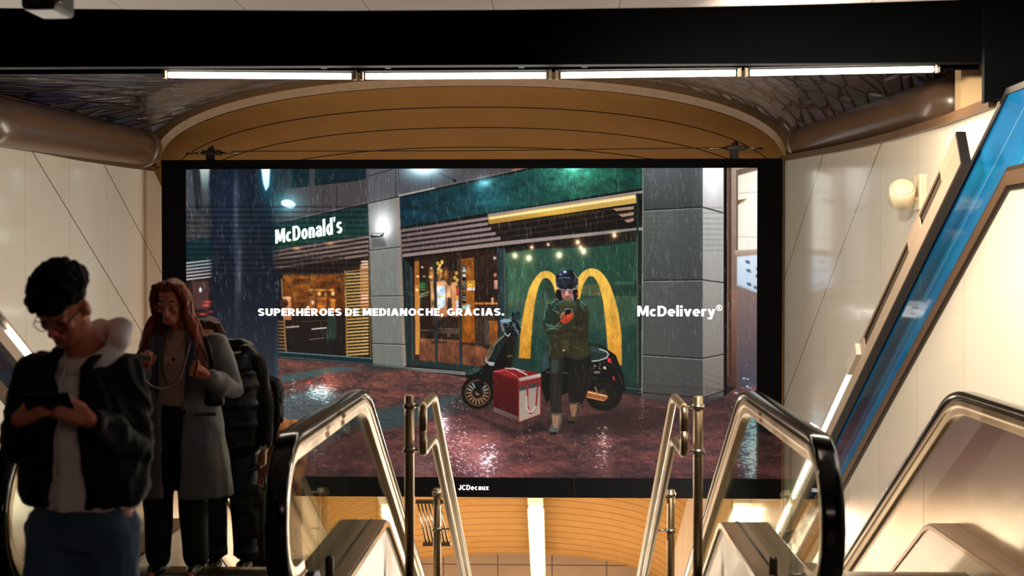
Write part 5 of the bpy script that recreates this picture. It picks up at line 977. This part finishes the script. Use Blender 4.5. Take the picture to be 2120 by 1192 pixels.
def fuse(mb, name, m, parent, voxel=.008, smooth=3, fold=0, fscale=(7, 7, 3), seed=0):
    """merge overlapping closed shapes into one continuous skin"""
    o = mb.build(name, m, parent, True)
    r = o.modifiers.new('r', 'REMESH'); r.mode = 'VOXEL'; r.voxel_size = voxel; r.use_smooth_shade = True
    if smooth: s = o.modifiers.new('s', 'SMOOTH'); s.iterations = smooth; s.factor = .5
    dg = bpy.context.evaluated_depsgraph_get(); me = bpy.data.meshes.new_from_object(o.evaluated_get(dg)); o.modifiers.clear(); old = o.data; o.data = me; bpy.data.meshes.remove(old); me.name = name
    if fold:
        N = len(me.vertices); co = np.zeros(N * 3, np.float32); no = np.zeros(N * 3, np.float32); me.vertices.foreach_get('co', co); me.vertex_normals.foreach_get('vector', no); co = co.reshape(-1, 3); no = no.reshape(-1, 3)
        sc = np.array(fscale, np.float32); off = Vector((seed * 3.1, seed * 1.7, 0)); d = np.empty(N, np.float32)
        for i in range(N):
            q = Vector((co[i] * sc).tolist()) + off; w_ = mnoise.noise(q * .5); d[i] = 1 - abs(mnoise.noise(q + Vector((w_, w_, w_ * 2)))) * 2.4 + .5 * mnoise.noise(q * 2.3)
        co += no * (fold * (d - .5))[:, None]; me.vertices.foreach_set('co', co.ravel())
    for p in me.polygons: p.use_smooth = True
    if not me.materials: me.materials.append(M[m])
    me.update(); return o
def rotm(pitch=0, yaw=0, roll=0): return Euler((math.radians(pitch), math.radians(roll), math.radians(yaw)), 'ZYX').to_matrix() if False else (Matrix.Rotation(math.radians(yaw), 3, 'Z') @ Matrix.Rotation(math.radians(roll), 3, 'Y') @ Matrix.Rotation(math.radians(pitch), 3, 'X'))
def head_shapes(mb, c, R, s=1.0, fem=False):
    """skull, jaw, brow, nose, cheeks, lips, ears; the face looks to -y of the head's own frame"""
    T = lambda x, y, z: Vector(c) + R @ (Vector((x, y, z)) * s)
    E_ = lambda p, r: mb.ell(T(*p), [q * s for q in r], R)
    E_((0, .012, .035), (.074, .092, .085)); E_((0, -.012, -.02), (.064, .074, .078)); E_((0, -.035, -.062), (.048 if fem else .053, .048, .045)); E_((0, -.066, -.094), (.022, .02, .018))
    for sg in (-1, 1):
        mb.capsule([T(sg * .052, -.005, -.055), T(sg * .022, -.066, -.092)], [.018 * s, .016 * s]); E_((sg * .036, -.062, -.022), (.024, .02, .022)); E_((sg * .077, .012, -.012), (.011, .02, .032))
        mb.capsule([T(sg * .046, -.066, .026), T(sg * .014, -.083, .022)], [.011 * s, .012 * s]); E_((sg * .033, -.07, .002), (.017, .014, .011)); E_((sg * .011, -.098, -.032), (.009, .01, .008))
    mb.capsule([T(0, -.082, .014), T(0, -.098, -.012), T(0, -.108, -.028)], [.009 * s, .01 * s, .0125 * s])
    mb.capsule([T(-.02, -.083, -.058), T(0, -.09, -.056), T(.02, -.083, -.058)], [.006 * s, .0078 * s, .006 * s]); mb.capsule([T(-.018, -.081, -.067), T(0, -.088, -.069), T(.018, -.081, -.067)], [.006 * s, .009 * s, .006 * s])
    E_((0, -.03, .07), (.058, .05, .045)); return T
def face_parts(e, T, glasses=None, s=1.0):
    for sg in (-1, 1):
        MB().tube([T(sg * .016, -.089, .036), T(sg * .032, -.087, .041), T(sg * .05, -.07, .034)], [.002, .004, .002], 8).build('eyebrow', 'brow', e, True)
        MB().tube([T(sg * .018, -.0835, .001), T(sg * .032, -.0865, -.004), T(sg * .047, -.076, .001)], [.0014, .0026, .0014], 8).build('eyelashes', 'brow', e, True)
    MB().tube([T(-.021, -.0885, -.0615), T(0, -.0985, -.062), T(.021, -.0885, -.0615)], [.002, .0052, .002], 8).build('lips', 'lip', e, True)
    if glasses:
        g = MB()
        for sg in (-1, 1):
            ring_ = [T(sg * .034 + .027 * math.cos(a), -.099 + .25 * abs(.027 * math.cos(a)), .0 + .021 * math.sin(a)) for a in [2 * math.pi * k / 16 for k in range(17)]]
            g.tube(ring_, .0018, 6); g.tube([T(sg * .06, -.093, .006), T(sg * .076, -.02, .008), T(sg * .076, .02, -.004)], .0016, 6)
        g.tube([T(-.008, -.102, .004), T(0, -.104, .006), T(.008, -.102, .004)], .0016, 6); g.build('glasses', glasses, e, True)
def hand_shapes(mb, w_, u, n, side, curl=(35, 45, 30), thumb=30, s=1.0, spread=1):
    """palm and five fingers. w_: wrist, u: direction of the fingers, n: the way the palm faces, side: +1 when the thumb is along u x n"""
    w_ = Vector(w_); u = Vector(u).normalized(); n = Vector(n); n = (n - u * n.dot(u)).normalized(); t = u.cross(n) * side
    for k in (-1.4, -.5, .5, 1.4): mb.capsule([w_ + t * (k * .012 * s), w_ + u * .045 * s + t * (k * .016 * s), w_ + u * .085 * s + t * (k * .0185 * s)], [.014 * s, .0155 * s, .0125 * s], 10)
    mb.capsule([w_ + t * .012 * s, w_ + u * .04 * s + t * .026 * s + n * .006 * s], [.016 * s, .014 * s], 10)
    for k, L in ((1.5, .068), (.5, .078), (-.5, .073), (-1.5, .058)):
        p = w_ + u * (.086 - abs(k - .4) * .003) * s + t * (k * .0195 * s * spread); d = u.copy(); pts = [p - u * .012 * s, p]; ax = u.cross(n).normalized(); ang = 0
        for q, f in zip(curl, (.45, .31, .24)):
            ang += math.radians(q * (1 + .12 * (1.5 - k) * .5)); d = u * math.cos(ang) + n * math.sin(ang); p = p + d * L * f * s; pts.append(p)
        mb.capsule(pts, [.0088 * s, .0088 * s, .0082 * s, .0076 * s, .0066 * s], 10)
    a = math.radians(thumb); b0 = w_ + u * .022 * s + t * .03 * s + n * .004 * s; d1 = (u * math.cos(a) + t * math.sin(a) * .8 + n * .35).normalized(); b1 = b0 + d1 * .04 * s; d2 = (u * .9 + t * .05 + n * .45).normalized(); b2 = b1 + d2 * .03 * s; b3 = b2 + (d2 + n * .4).normalized() * .024 * s
    mb.capsule([b0, b1, b2, b3], [.0125 * s, .0105 * s, .0095 * s, .0075 * s], 10)
def legs(mb, hips, knees, ankles, r=(.085, .058, .042), foot=(0, -1)):
    for h, k, a in zip(hips, knees, ankles):
        mb.capsule([h, k, a], list(r)); a = Vector(a); f = Vector((foot[0], foot[1], 0)).normalized(); mb.capsule([a + f * -.03 + Vector((0, 0, -.05)), a + f * .06 + Vector((0, 0, -.055)), a + f * .15 + Vector((0, 0, -.062))], [.034, .036, .026])
def shell(mb, L, gap, th=.02, n=40, p=2.3):
    """open-fronted garment: rings (z, cx, cy, rx, ry) with a front gap of half-widths gap=(left x, right x) per level"""
    rings = []
    for (z, cx, cy, rx, ry), (gl, gr) in zip(L, gap):
        a0 = -math.pi / 2 + math.asin(max(-.95, min(.95, (gr - cx) / rx))); a1 = 1.5 * math.pi - math.asin(max(-.95, min(.95, -(gl - cx) / rx))); out, inn = [], []
        for k in range(n + 1):
            a = a0 + (a1 - a0) * k / n; ca, sa = math.cos(a), math.sin(a); q = (abs(ca) ** p + abs(sa) ** p) ** (-1 / p)
            out.append(Vector((cx + rx * q * ca, cy + ry * q * sa, z))); inn.append(Vector((cx + (rx - th) * q * ca, cy + (ry - th) * q * sa, z)))
        rings.append(out + inn[::-1])
    return mb.loft(rings)
def slab(c, u, v, w_, h, t, name, m, parent=None, bev=.004):
    c, u, v = Vector(c), Vector(u).normalized(), Vector(v); v = (v - u * v.dot(u)).normalized(); n = u.cross(v); o = MB().loft([[c + u * a * w_ / 2 + v * b * h / 2 + n * d for a, b in ((-1, -1), (1, -1), (1, 1), (-1, 1))] for d in (-t / 2, t / 2)]).build(name, m, parent); return bevel(o, bev, 2)

# --- the young man walking off the left escalator, phone in both hands
def young_man():
    e = empty('person', (-1.59, 4.35, 0), 'young man in black jacket over white hoodie and blue jeans, looking down at his phone', 'person')
    b = MB(); R = rotm(38, -14, 0); hc = (-.038, -.085, 1.612); T = head_shapes(b, hc, R)
    b.stack([(.86, -.02, .03, .15, .11), (.95, -.02, .03, .155, .115), (1.08, 0, .03, .15, .11), (1.25, .0, .03, .155, .11), (1.36, -.02, .03, .12, .09), (1.45, .0, .03, .07, .06)])
    b.capsule([(.01, .03, 1.42), (-.01, -.01, 1.50), (-.03, -.03, 1.57)], [.062, .056, .055])
    SH = [(-.16, .03, 1.39), (.108, .03, 1.385)]; EL = [(-.205, -.02, 1.15), (.168, -.02, 1.14)]; WRS = [(-.105, -.285, 1.265), (.115, -.285, 1.265)]
    for s_, el, wr in zip(SH, EL, WRS): b.capsule([s_, Vector(s_).lerp(Vector(el), .5), el, Vector(el).lerp(Vector(wr), .4), wr], [.055, .05, .04, .038, .026])
    hand_shapes(b, (-.098, -.29, 1.27), (.75, -.28, .42), (.35, .75, -.2), 1, (42, 52, 34), 12)
    hand_shapes(b, (.108, -.29, 1.27), (-.75, -.28, .42), (-.35, .75, -.2), -1, (42, 52, 34), 12)
    legs(b, [(-.105, .03, .9), (.075, .03, .9)], [(-.12, -.06, .48), (.08, .05, .5)], [(-.13, .02, .09), (.09, .2, .12)])
    fuse(b, 'body', 'skin', e, .0058, 3)
    face_parts(e, T, 'black_gloss')
    # hair: tight curls on top, short sides
    h = MB(); rr = random.Random(4); h.ell(T(0, .02, .052), (.080, .096, .082), R)
    for i in range(330):
        a = rr.uniform(0, 6.283); q = rr.uniform(-.1, 1); ph = math.acos(q); d = Vector((math.sin(ph) * math.cos(a), math.sin(ph) * math.sin(a), math.cos(ph)))
        if d.y < -.45 and d.z < .1: continue
        if d.z < .2 and rr.random() < .6: continue
        g = 1.05 + .12 * max(0, d.z) + rr.uniform(0, .1); c_ = T(d.x * .079 * g, .015 + d.y * .096 * g, .05 + d.z * .084 * g); r_ = rr.uniform(.010, .018); h.ell(c_, (r_, r_, r_), n=7)
    for k in range(20): x = -.06 + .12 * k / 19; c_ = T(x, -.09 + 6 * x * x, .07 + rr.uniform(-.02, .02)); h.ell(c_, (.017, .017, .018), n=7)
    fuse(h, 'hair', 'hair_black', e, .0055, 1)
    # hoodie
    hd = MB(); hd.stack([(.935, .0, .02, .186, .135), (1.0, .0, .015, .180, .135), (1.15, .0, .01, .178, .132), (1.28, -.005, .01, .165, .122), (1.36, -.015, .012, .13, .1), (1.40, -.01, .015, .1, .08), (1.445, .0, .02, .08, .07)])
    ringp = [(.01 + .098 * math.cos(a), .03 + .085 * math.sin(a), 1.455 + .055 * max(0, math.sin(a)) + .03 * max(0, math.cos(a)) - .05 * max(0, -math.sin(a))) for a in [2 * math.pi * k / 20 for k in range(21)]]
    hd.tube(ringp, .034, 12); hd.capsule([(.07, .08, 1.53), (.11, .05, 1.54), (.12, .0, 1.49)], [.035, .04, .034]); hd.capsule([(-.06, .1, 1.5), (.02, .13, 1.52), (.09, .1, 1.5)], [.04, .05, .04])
    fuse(hd, 'hoodie', 'hoodie', e, .008, 3, .007, (6, 6, 3), 2)
    for x0, x1, z1 in ((-.03, -.035, 1.06), (.03, .022, 1.16)): MB().tube([(x0, -.085, 1.42), (x0 * 1.2, -.128, 1.36), (x1, -.136, 1.2), (x1 - .005, -.134, z1)], .004, 8).build('drawstring', 'hoodie', e, True)
    # jacket
    j = MB(); Lj = [(.95, 0, .02, .205, .155), (1.0, 0, .02, .222, .17), (1.1, 0, .015, .215, .172), (1.22, -.01, .01, .205, .165), (1.33, -.02, .01, .188, .15), (1.395, -.02, .015, .16, .12), (1.44, -.012, .02, .115, .09), (1.475, -.005, .025, .1, .088)]
    shell(j, Lj, [(-.095, .045), (-.085, .045), (-.065, .04), (-.05, .035), (-.055, .045), (-.06, .06), (-.06, .065), (-.06, .07)], .03)
    for s_, el, wr, sg in zip(SH, EL, WRS, (-1, 1)):
        s_, el, wr = Vector(s_), Vector(el), Vector(wr); j.capsule([s_ + Vector((sg * .01, 0, 0)), s_.lerp(el, .5) + Vector((sg * .012, 0, 0)), el + Vector((sg * .0, 0, -.01)), el.lerp(wr, .5), el.lerp(wr, .86)], [.075, .075, .07, .064, .048], 18)
    fuse(j, 'jacket', 'jacket_black', e, .0085, 4, .012, (9, 9, 6), 5)
    for s_, el, wr in zip(SH, EL, WRS): el, wr = Vector(el), Vector(wr); MB().tube([el.lerp(wr, .84), el.lerp(wr, .97)], [.045, .038], 18).build('cuff', 'jacket_black', e, True)
    # jeans
    t = MB(); t.stack([(.80, -.01, .03, .16, .12), (.86, -.015, .03, .165, .125), (.95, -.01, .03, .160, .125), (1.0, -.01, .03, .158, .122)])
    t.capsule([(-.1, .02, .86), (-.115, -.05, .5), (-.125, .0, .16)], [.108, .098, .092], 20); t.capsule([(.07, .03, .86), (.08, .03, .5), (.09, .17, .18)], [.108, .098, .092], 20)
    fuse(t, 'jeans', 'denim', e, .009, 3, .009, (8, 8, 6), 7)
    for a in ((-.13, .02), (.09, .2)): MB().capsule([(a[0], a[1] + .02, .045), (a[0], a[1] - .08, .05), (a[0], a[1] - .17, .038)], [(.048, .044), (.05, .045), (.035, .03)], 14).build('shoe', 'hoodie', e, True)
    slab((.15, -.118, .955), (1, .25, 0), (0, 0, 1), .022, .012, .003, 'hem_tag', 'black', e, .001)
    # phone and backpack are things of their own
    p = slab((-1.585, 4.022, 1.322), (1, 0, .06), (0, -.55, .8), .15, .074, .009, 'smartphone', 'phone'); tag(p, 'black smartphone held sideways in both hands of the young man in the white hoodie', 'phone')
    bp = empty('backpack', (-1.62, 4.56, .97), 'black backpack worn on the back of the young man in the black jacket', 'backpack')
    q = MB(); q.stack([(0, .03, .0, .09, .05), (.04, .03, .02, .135, .08), (.22, .03, .03, .135, .085), (.36, .02, .02, .11, .07), (.41, .02, .0, .06, .04)]); fuse(q, 'pack_body', 'leather', bp, .012, 3, .006)
    for x, o_ in ((-.11, -.02), (.105, .0)): MB().tube([(x, -.03, .08), (x + .01 + o_, -.06, .3), (x, -.12, .455), (x * .85, -.24, .49), (x * .9, -.365, .45), (x * .95, -.40, .34)], [(.006, .024)] * 6, 10).build('strap', 'jacket_black', bp, True)
    return e
young_man()

# --- the woman in the grey coat
def long_hair(T, parent, m, reach, seed, R, wave=.012, part=0, a0=-12, a1=192, drift=.014):
    h = MB(); rr = random.Random(seed); h.ell(T(0, .03, .05), (.083, .095, .084), R); h.ell(T(0, -.01, .102), (.066, .066, .034), R)
    for i in range(56):
        t = i / 55; a = math.radians(a0 + (a1 - a0) * t); sx, sy = math.cos(a), math.sin(a); out = rr.uniform(.0, .02)
        p0 = T(sx * .02 + part * .02, -.04 + sy * .02, .128); p1 = T(sx * (.064 + out), -.03 + sy * (.075), .112); p2 = T(sx * (.092 + out), -.005 + sy * .095, .035); p3 = T(sx * (.092 + out), .0 + sy * .09, -.06)
        L = reach(sx, sy) * rr.uniform(.85, 1.1); pts = [p0, p1, p2, p3]; q = Vector(p3)
        for k in range(5): q = q + Vector((sx * drift + wave * math.sin(k * 1.9 + i), sy * .004 - .004, -L / 5)); pts.append(q.copy())
        h.capsule(pts, [.010, .014, .015, .014, .015, .014, .013, .010, .005], 8)
    return fuse(h, 'hair', m, parent, .006, 1, .003, (40, 40, 5), seed)
def woman_grey():
    e = empty('person', (-2.1, 7.24, .012), 'woman with long auburn hair in open grey wool coat, phone in one hand', 'person')
    b = MB(); R = rotm(18, -4, 0); T = head_shapes(b, (-.035, -.05, 1.53), R, .97, True)
    b.stack([(.82, -.03, .02, .145, .11), (.95, -.02, .02, .12, .09), (1.12, 0, .02, .13, .1), (1.24, .01, .01, .14, .11), (1.32, .01, .02, .13, .08), (1.36, .01, .02, .06, .05)])
    b.capsule([(.0, .02, 1.33), (-.01, -.0, 1.4), (-.025, -.02, 1.47)], [.048, .045, .046])
    SH = [(-.165, .02, 1.305), (.19, .02, 1.305)]; EL = [(-.225, .02, 1.04), (.29, .0, 1.04)]; WRS = [(-.15, -.2, 1.185), (.205, -.19, 1.13)]
    for s_, el, wr in zip(SH, EL, WRS): b.capsule([s_, el, wr], [.045, .036, .024])
    hand_shapes(b, (-.15, -.205, 1.19), (.3, -.6, .32), (.25, .1, .9), -1, (26, 40, 30), 34, .92)
    hand_shapes(b, (.2, -.195, 1.135), (-.62, -.5, .28), (-.3, .5, .4), -1, (50, 66, 40), 18, .92)
    legs(b, [(-.11, .02, .85), (.05, .02, .85)], [(-.125, -.03, .46), (.065, .0, .46)], [(-.13, .0, .09), (.085, .01, .09)], (.075, .05, .036))
    fuse(b, 'body', 'skin', e, .0058, 3); face_parts(e, T, 'gold')
    def reach(sx, sy): return .30 if abs(sx) > .5 else .24
    long_hair(T, e, 'hair_auburn', reach, 3, R, .016, 0, -24, 204, .022)
    bl = MB(); bl.stack([(.93, -.02, .02, .135, .108), (1.05, -.01, .015, .142, .112), (1.2, .01, .005, .152, .122), (1.3, .01, .01, .14, .09), (1.345, .005, .01, .062, .056), (1.375, .0, .0, .052, .052)]); fuse(bl, 'blouse', 'blouse', e, .008, 3, .003)
    tr_ = MB(); tr_.stack([(.78, -.03, .02, .15, .115), (.88, -.03, .02, .148, .115), (.99, -.02, .02, .135, .108), (1.04, -.02, .02, .13, .105)]); tr_.capsule([(-.105, .02, .82), (-.125, -.02, .46), (-.13, .0, .1)], [.095, .085, .072], 18); tr_.capsule([(.045, .02, .82), (.065, .0, .46), (.08, .01, .1)], [.095, .085, .072], 18); fuse(tr_, 'trousers', 'trousers', e, .009, 3, .005)
    c = MB(); Lc = [(.445, .01, .03, .275, .17), (.6, .008, .03, .262, .165), (.8, .0, .03, .235, .155), (1.0, .0, .025, .212, .15), (1.15, .008, .02, .205, .148), (1.25, .012, .02, .2, .14), (1.32, .012, .02, .175, .11), (1.355, .01, .025, .1, .085), (1.385, .008, .03, .075, .075)]
    shell(c, Lc, [(-.07, .025), (-.075, .03), (-.08, .035), (-.085, .045), (-.09, .06), (-.08, .075), (-.06, .075), (-.05, .055), (-.045, .045)], .026)
    for s_, el, wr, sg in zip(SH, EL, WRS, (-1, 1)): s_, el, wr = Vector(s_), Vector(el), Vector(wr); c.capsule([s_, s_.lerp(el, .5) + Vector((sg * .01, 0, 0)), el, el.lerp(wr, .5), el.lerp(wr, .84)], [.068, .066, .066, .064, .056], 18)
    fuse(c, 'coat', 'coat_grey', e, .009, 4, .007, (8, 8, 4), 9)
    for sg, x0, x1 in ((-1, -.085, -.13), (1, .06, .135)):   # lapels
        o = MB().loft([[Vector((x0, y, 1.0)), Vector((x0 + sg * .012, y, 1.0)), Vector((x0 + sg * .07, y + .012, 1.23)), Vector((x0 + sg * .05, y + .014, 1.26)), Vector((x0 + sg * .062, y + .03, 1.29)), Vector((x0 + sg * .03, y + .05, 1.34)), Vector((x0 - sg * .01, y + .05, 1.36)), Vector((x0 + sg * .004, y + .012, 1.2))] for y in (-.142, -.13)]).build('lapel', 'coat_lapel', e); bevel(o, .003)
    slab((.17, -.118, .92), (1, .1, 0), (.05, 0, 1), .12, .02, .012, 'pocket_flap', 'coat_lapel', e); MB().tube([(.055, -.139, .93), (.055, -.147, .93)], .014, 16).build('button', 'leather', e)
    for a in ((-.13, .0), (.085, .01)): MB().capsule([(a[0], a[1] + .02, .04), (a[0], a[1] - .07, .045), (a[0], a[1] - .14, .032)], [(.04, .04), (.043, .04), (.028, .026)], 14).build('shoe', 'leather', e, True)
    # necklaces and phone cord
    nk = MB()
    def chain(pts, r, name, m):
        g = MB(); pts = bendpath(pts, .05, 4)
        for a, b2 in zip(pts[:-1], pts[1:]):
            L = (b2 - a).length; k = max(1, int(L / (r * 1.7)))
            for i in range(k): g.ell(a.lerp(b2, i / k), (r, r, r), n=6)
        return g.build(name, m, e, True)
    chain([(-.05, -.06, 1.36), (-.045, -.118, 1.28), (.0, -.135, 1.235), (.035, -.12, 1.28), (.045, -.06, 1.36)], .003, 'necklace', 'gold'); MB().tube([(0, -.14, 1.222), (0, -.143, 1.222)], .012, 16).build('pendant', 'gold', e)
    chain([(-.065, -.07, 1.35), (-.075, -.13, 1.2), (-.03, -.15, 1.07), (.04, -.15, 1.12), (.07, -.13, 1.25), (.06, -.06, 1.35)], .004, 'necklace', 'leather')
    chain([(-.12, -.33, 1.21), (-.11, -.27, 1.1), (-.04, -.2, 1.06), (.04, -.17, 1.1), (.075, -.155, 1.22), (.085, -.09, 1.33)], .0052, 'phone_cord', 'chain_pearl')
    p = slab((-2.235, 6.90, 1.262), (1, .2, -.1), (.1, -.7, .35), .145, .074, .009, 'smartphone', 'phone_case'); tag(p, 'pale smartphone held flat in the hand of the woman in the grey coat', 'phone')
    v = MB().capsule([(-1.945, 6.975, 1.16), (-1.925, 6.95, 1.235)], .011, 12).build('vape_pen', 'lip', None, True); tag(v, 'small dark red pen upright in the right-hand fist of the woman in grey coat', 'pen')
    hb = empty('handbag', (-1.94, 7.19, .97), 'small black shoulder bag under the arm of the woman in grey coat', 'bag'); q = MB(); q.stack([(0, 0, 0, .09, .03), (.02, 0, 0, .1, .04), (.11, 0, 0, .095, .035), (.13, 0, 0, .08, .02)]); fuse(q, 'bag_body', 'leather', hb, .008, 2)
    MB().tube([(.02, .0, .1), (.035, -.03, .25), (.02, -.055, .34), (-.005, -.03, .385), (-.0, .06, .38), (.02, .1, .2)], [(.004, .014)] * 6, 8).build('strap', 'leather', hb, True)
woman_grey()

# --- third rider, mostly behind the woman
def rider_puffer():
    e = empty('person', (-1.954, 7.75, -.088), 'person with brown hair in black quilted jacket and torn jeans behind the grey coat', 'person')
    b = MB(); R = rotm(14, 0, 8); T = head_shapes(b, (-.125, -.04, 1.40), R, .95, True)
    b.stack([(.8, 0, .02, .145, .11), (.95, 0, .02, .125, .09), (1.15, 0, .02, .135, .1), (1.27, 0, .02, .13, .08), (1.32, 0, .02, .06, .05)]); b.capsule([(-.02, .02, 1.28), (-.09, -.01, 1.36)], [.046, .046])
    SH = [(-.16, .02, 1.26), (.16, .02, 1.26)]; EL = [(-.2, .03, .98), (.2, .04, .98)]; WRS = [(-.2, -.05, .76), (.215, -.02, .74)]
    for s_, el, wr in zip(SH, EL, WRS): b.capsule([s_, el, wr], [.043, .035, .024])
    hand_shapes(b, (-.2, -.06, .75), (0, -.2, -1), (1, 0, 0), -1, (20, 30, 20), 20, .92); hand_shapes(b, (.215, -.025, .735), (.0, -.12, -1), (-1, -.1, 0), 1, (45, 60, 40), 18, .95)
    legs(b, [(-.09, .02, .82), (.08, .02, .82)], [(-.09, -.03, .46), (.085, -.02, .46)], [(-.095, .02, .08), (.09, .02, .08)], (.075, .05, .036))
    fuse(b, 'body', 'skin_hand', e, .0065, 3); face_parts(e, T); long_hair(T, e, 'hair_brown', lambda x, y: .26, 8, R)
    j = MB(); j.stack([(.70, 0, .02, .17, .13), (.75, 0, .02, .19, .15), (1.0, 0, .02, .185, .145), (1.2, 0, .02, .18, .14), (1.28, 0, .02, .15, .1), (1.32, 0, .02, .09, .08)])
    for z in (.77, .89, 1.01, 1.13): j.stack([(z - .05, 0, .02, .176, .136), (z, 0, .02, .197, .156), (z + .05, 0, .02, .176, .136)])
    ringp = [(.115 * math.cos(a), .03 + .09 * math.sin(a), 1.32 + .04 * math.sin(a)) for a in [2 * math.pi * k / 16 for k in range(17)]]; j.tube(ringp, .04, 12); j.capsule([(.1, .0, 1.33), (.15, .02, 1.27)], [.045, .05])
    fuse(j, 'quilted_jacket', 'puffer', e, .01, 3, .008, (9, 9, 8), 3)
    sl = MB()
    for s_, el, wr in zip(SH, EL, WRS): s_, el, wr = Vector(s_), Vector(el), Vector(wr); sl.capsule([s_, el, el.lerp(wr, .84)], [.066, .058, .05], 16)
    sl.capsule([SH[0], (0, .02, 1.22), SH[1]], [.05, .09, .05]); fuse(sl, 'sleeves', 'jacket_black', e, .009, 3, .004)
    t = MB(); t.stack([(.72, 0, .02, .15, .115), (.85, 0, .02, .15, .115)]); t.capsule([(-.09, .02, .8), (-.09, -.02, .46), (-.095, .02, .12)], [.088, .078, .07], 16); t.capsule([(.08, .02, .8), (.085, -.02, .46), (.09, .02, .12)], [.088, .08, .072], 16); fuse(t, 'jeans', 'denim_dark', e, .009, 3, .007)
    for x in (-.095, .09): MB().capsule([(x, .03, .04), (x, -.06, .045), (x, -.12, .034)], [(.04, .04), (.043, .04), (.03, .028)], 12).build('shoe', 'leather', e, True); MB().tube([(x, .02, .1), (x, .02, .145)], .075, 16).build('trouser_cuff', 'denim_dark', e, True)
    MB().tube([(.215, -.02, .752), (.213, -.018, .775)], .03, 16).build('watch_strap', 'gold', e, True); MB().tube([(.213, -.045, .764), (.213, -.055, .764)], .021, 18).build('watch_face', 'watch_face', e)
    bg = empty('handbag', (-1.79, 7.68, .14), 'olive canvas handbag hanging from the hand with the wristwatch', 'bag'); q = MB(); q.stack([(0, 0, 0, .085, .04), (.03, 0, 0, .105, .055), (.2, 0, 0, .095, .05), (.29, .0, 0, .06, .03), (.31, 0, 0, .03, .02)]); fuse(q, 'bag_body', 'bag_olive', bg, .009, 2, .012, (14, 14, 8)); MB().tube([(-.06, 0, .26), (-.03, 0, .37), (.02, 0, .41), (.06, 0, .37), (.07, 0, .26)], .008, 8).build('handle', 'leather', bg, True)
rider_puffer()
def rider_tan():
    e = empty('person', (-1.915, 8.82, -.607), 'dark-haired person in tan coat and leopard print skirt, lowest of the riders', 'person')
    b = MB(); R = rotm(6, 10, 0); T = head_shapes(b, (-.045, -.02, 1.48), R, .93, True)
    b.stack([(.8, 0, .02, .145, .11), (.95, 0, .02, .125, .09), (1.15, 0, .02, .135, .1), (1.27, 0, .02, .13, .08), (1.32, 0, .02, .06, .05)]); b.capsule([(0, .02, 1.28), (-.01, 0, 1.42)], [.046, .046])
    SH = [(-.15, .02, 1.26), (.13, .02, 1.26)]; EL = [(-.2, .03, .98), (.17, .0, .98)]; WRS = [(-.15, -.15, .85), (.14, -.16, .86)]
    for s_, el, wr in zip(SH, EL, WRS): b.capsule([s_, el, wr], [.043, .035, .024])
    hand_shapes(b, (-.15, -.15, .85), (.6, -.6, -.2), (.4, .5, 0), -1, (30, 40, 30), 20, .92); hand_shapes(b, (.14, -.16, .86), (-.6, -.6, -.2), (-.4, .5, 0), 1, (30, 40, 30), 20, .92)
    legs(b, [(-.08, .02, .82), (.08, .02, .82)], [(-.08, -.02, .46), (.08, -.02, .46)], [(-.08, .02, .08), (.08, .02, .08)], (.075, .05, .036))
    fuse(b, 'body', 'skin_hand', e, .0065, 3); face_parts(e, T); long_hair(T, e, 'hair_black', lambda x, y: .30, 5, R, .012, 0, -50, 225, -.004)
    c = MB(); c.stack([(.58, 0, .02, .19, .14), (.8, 0, .02, .175, .135), (1.1, 0, .02, .165, .13), (1.25, 0, .02, .155, .11), (1.3, 0, .02, .09, .07)])
    for s_, el, wr in zip(SH, EL, WRS): s_, el, wr = Vector(s_), Vector(el), Vector(wr); c.capsule([s_, el, el.lerp(wr, .8)], [.056, .052, .046], 16)
    fuse(c, 'coat', 'coat_tan', e, .009, 3, .006)
    s_ = MB(); s_.stack([(.2, 0, .02, .2, .16), (.45, 0, .02, .185, .145), (.75, 0, .02, .165, .13)]); fuse(s_, 'skirt', 'leopard', e, .01, 2, .008, (9, 9, 2))
    for x in (-.08, .08): MB().capsule([(x, .03, .035), (x, -.06, .04), (x, -.12, .03)], [(.038, .035), (.04, .038), (.028, .026)], 12).build('shoe', 'leather', e, True)
rider_tan()
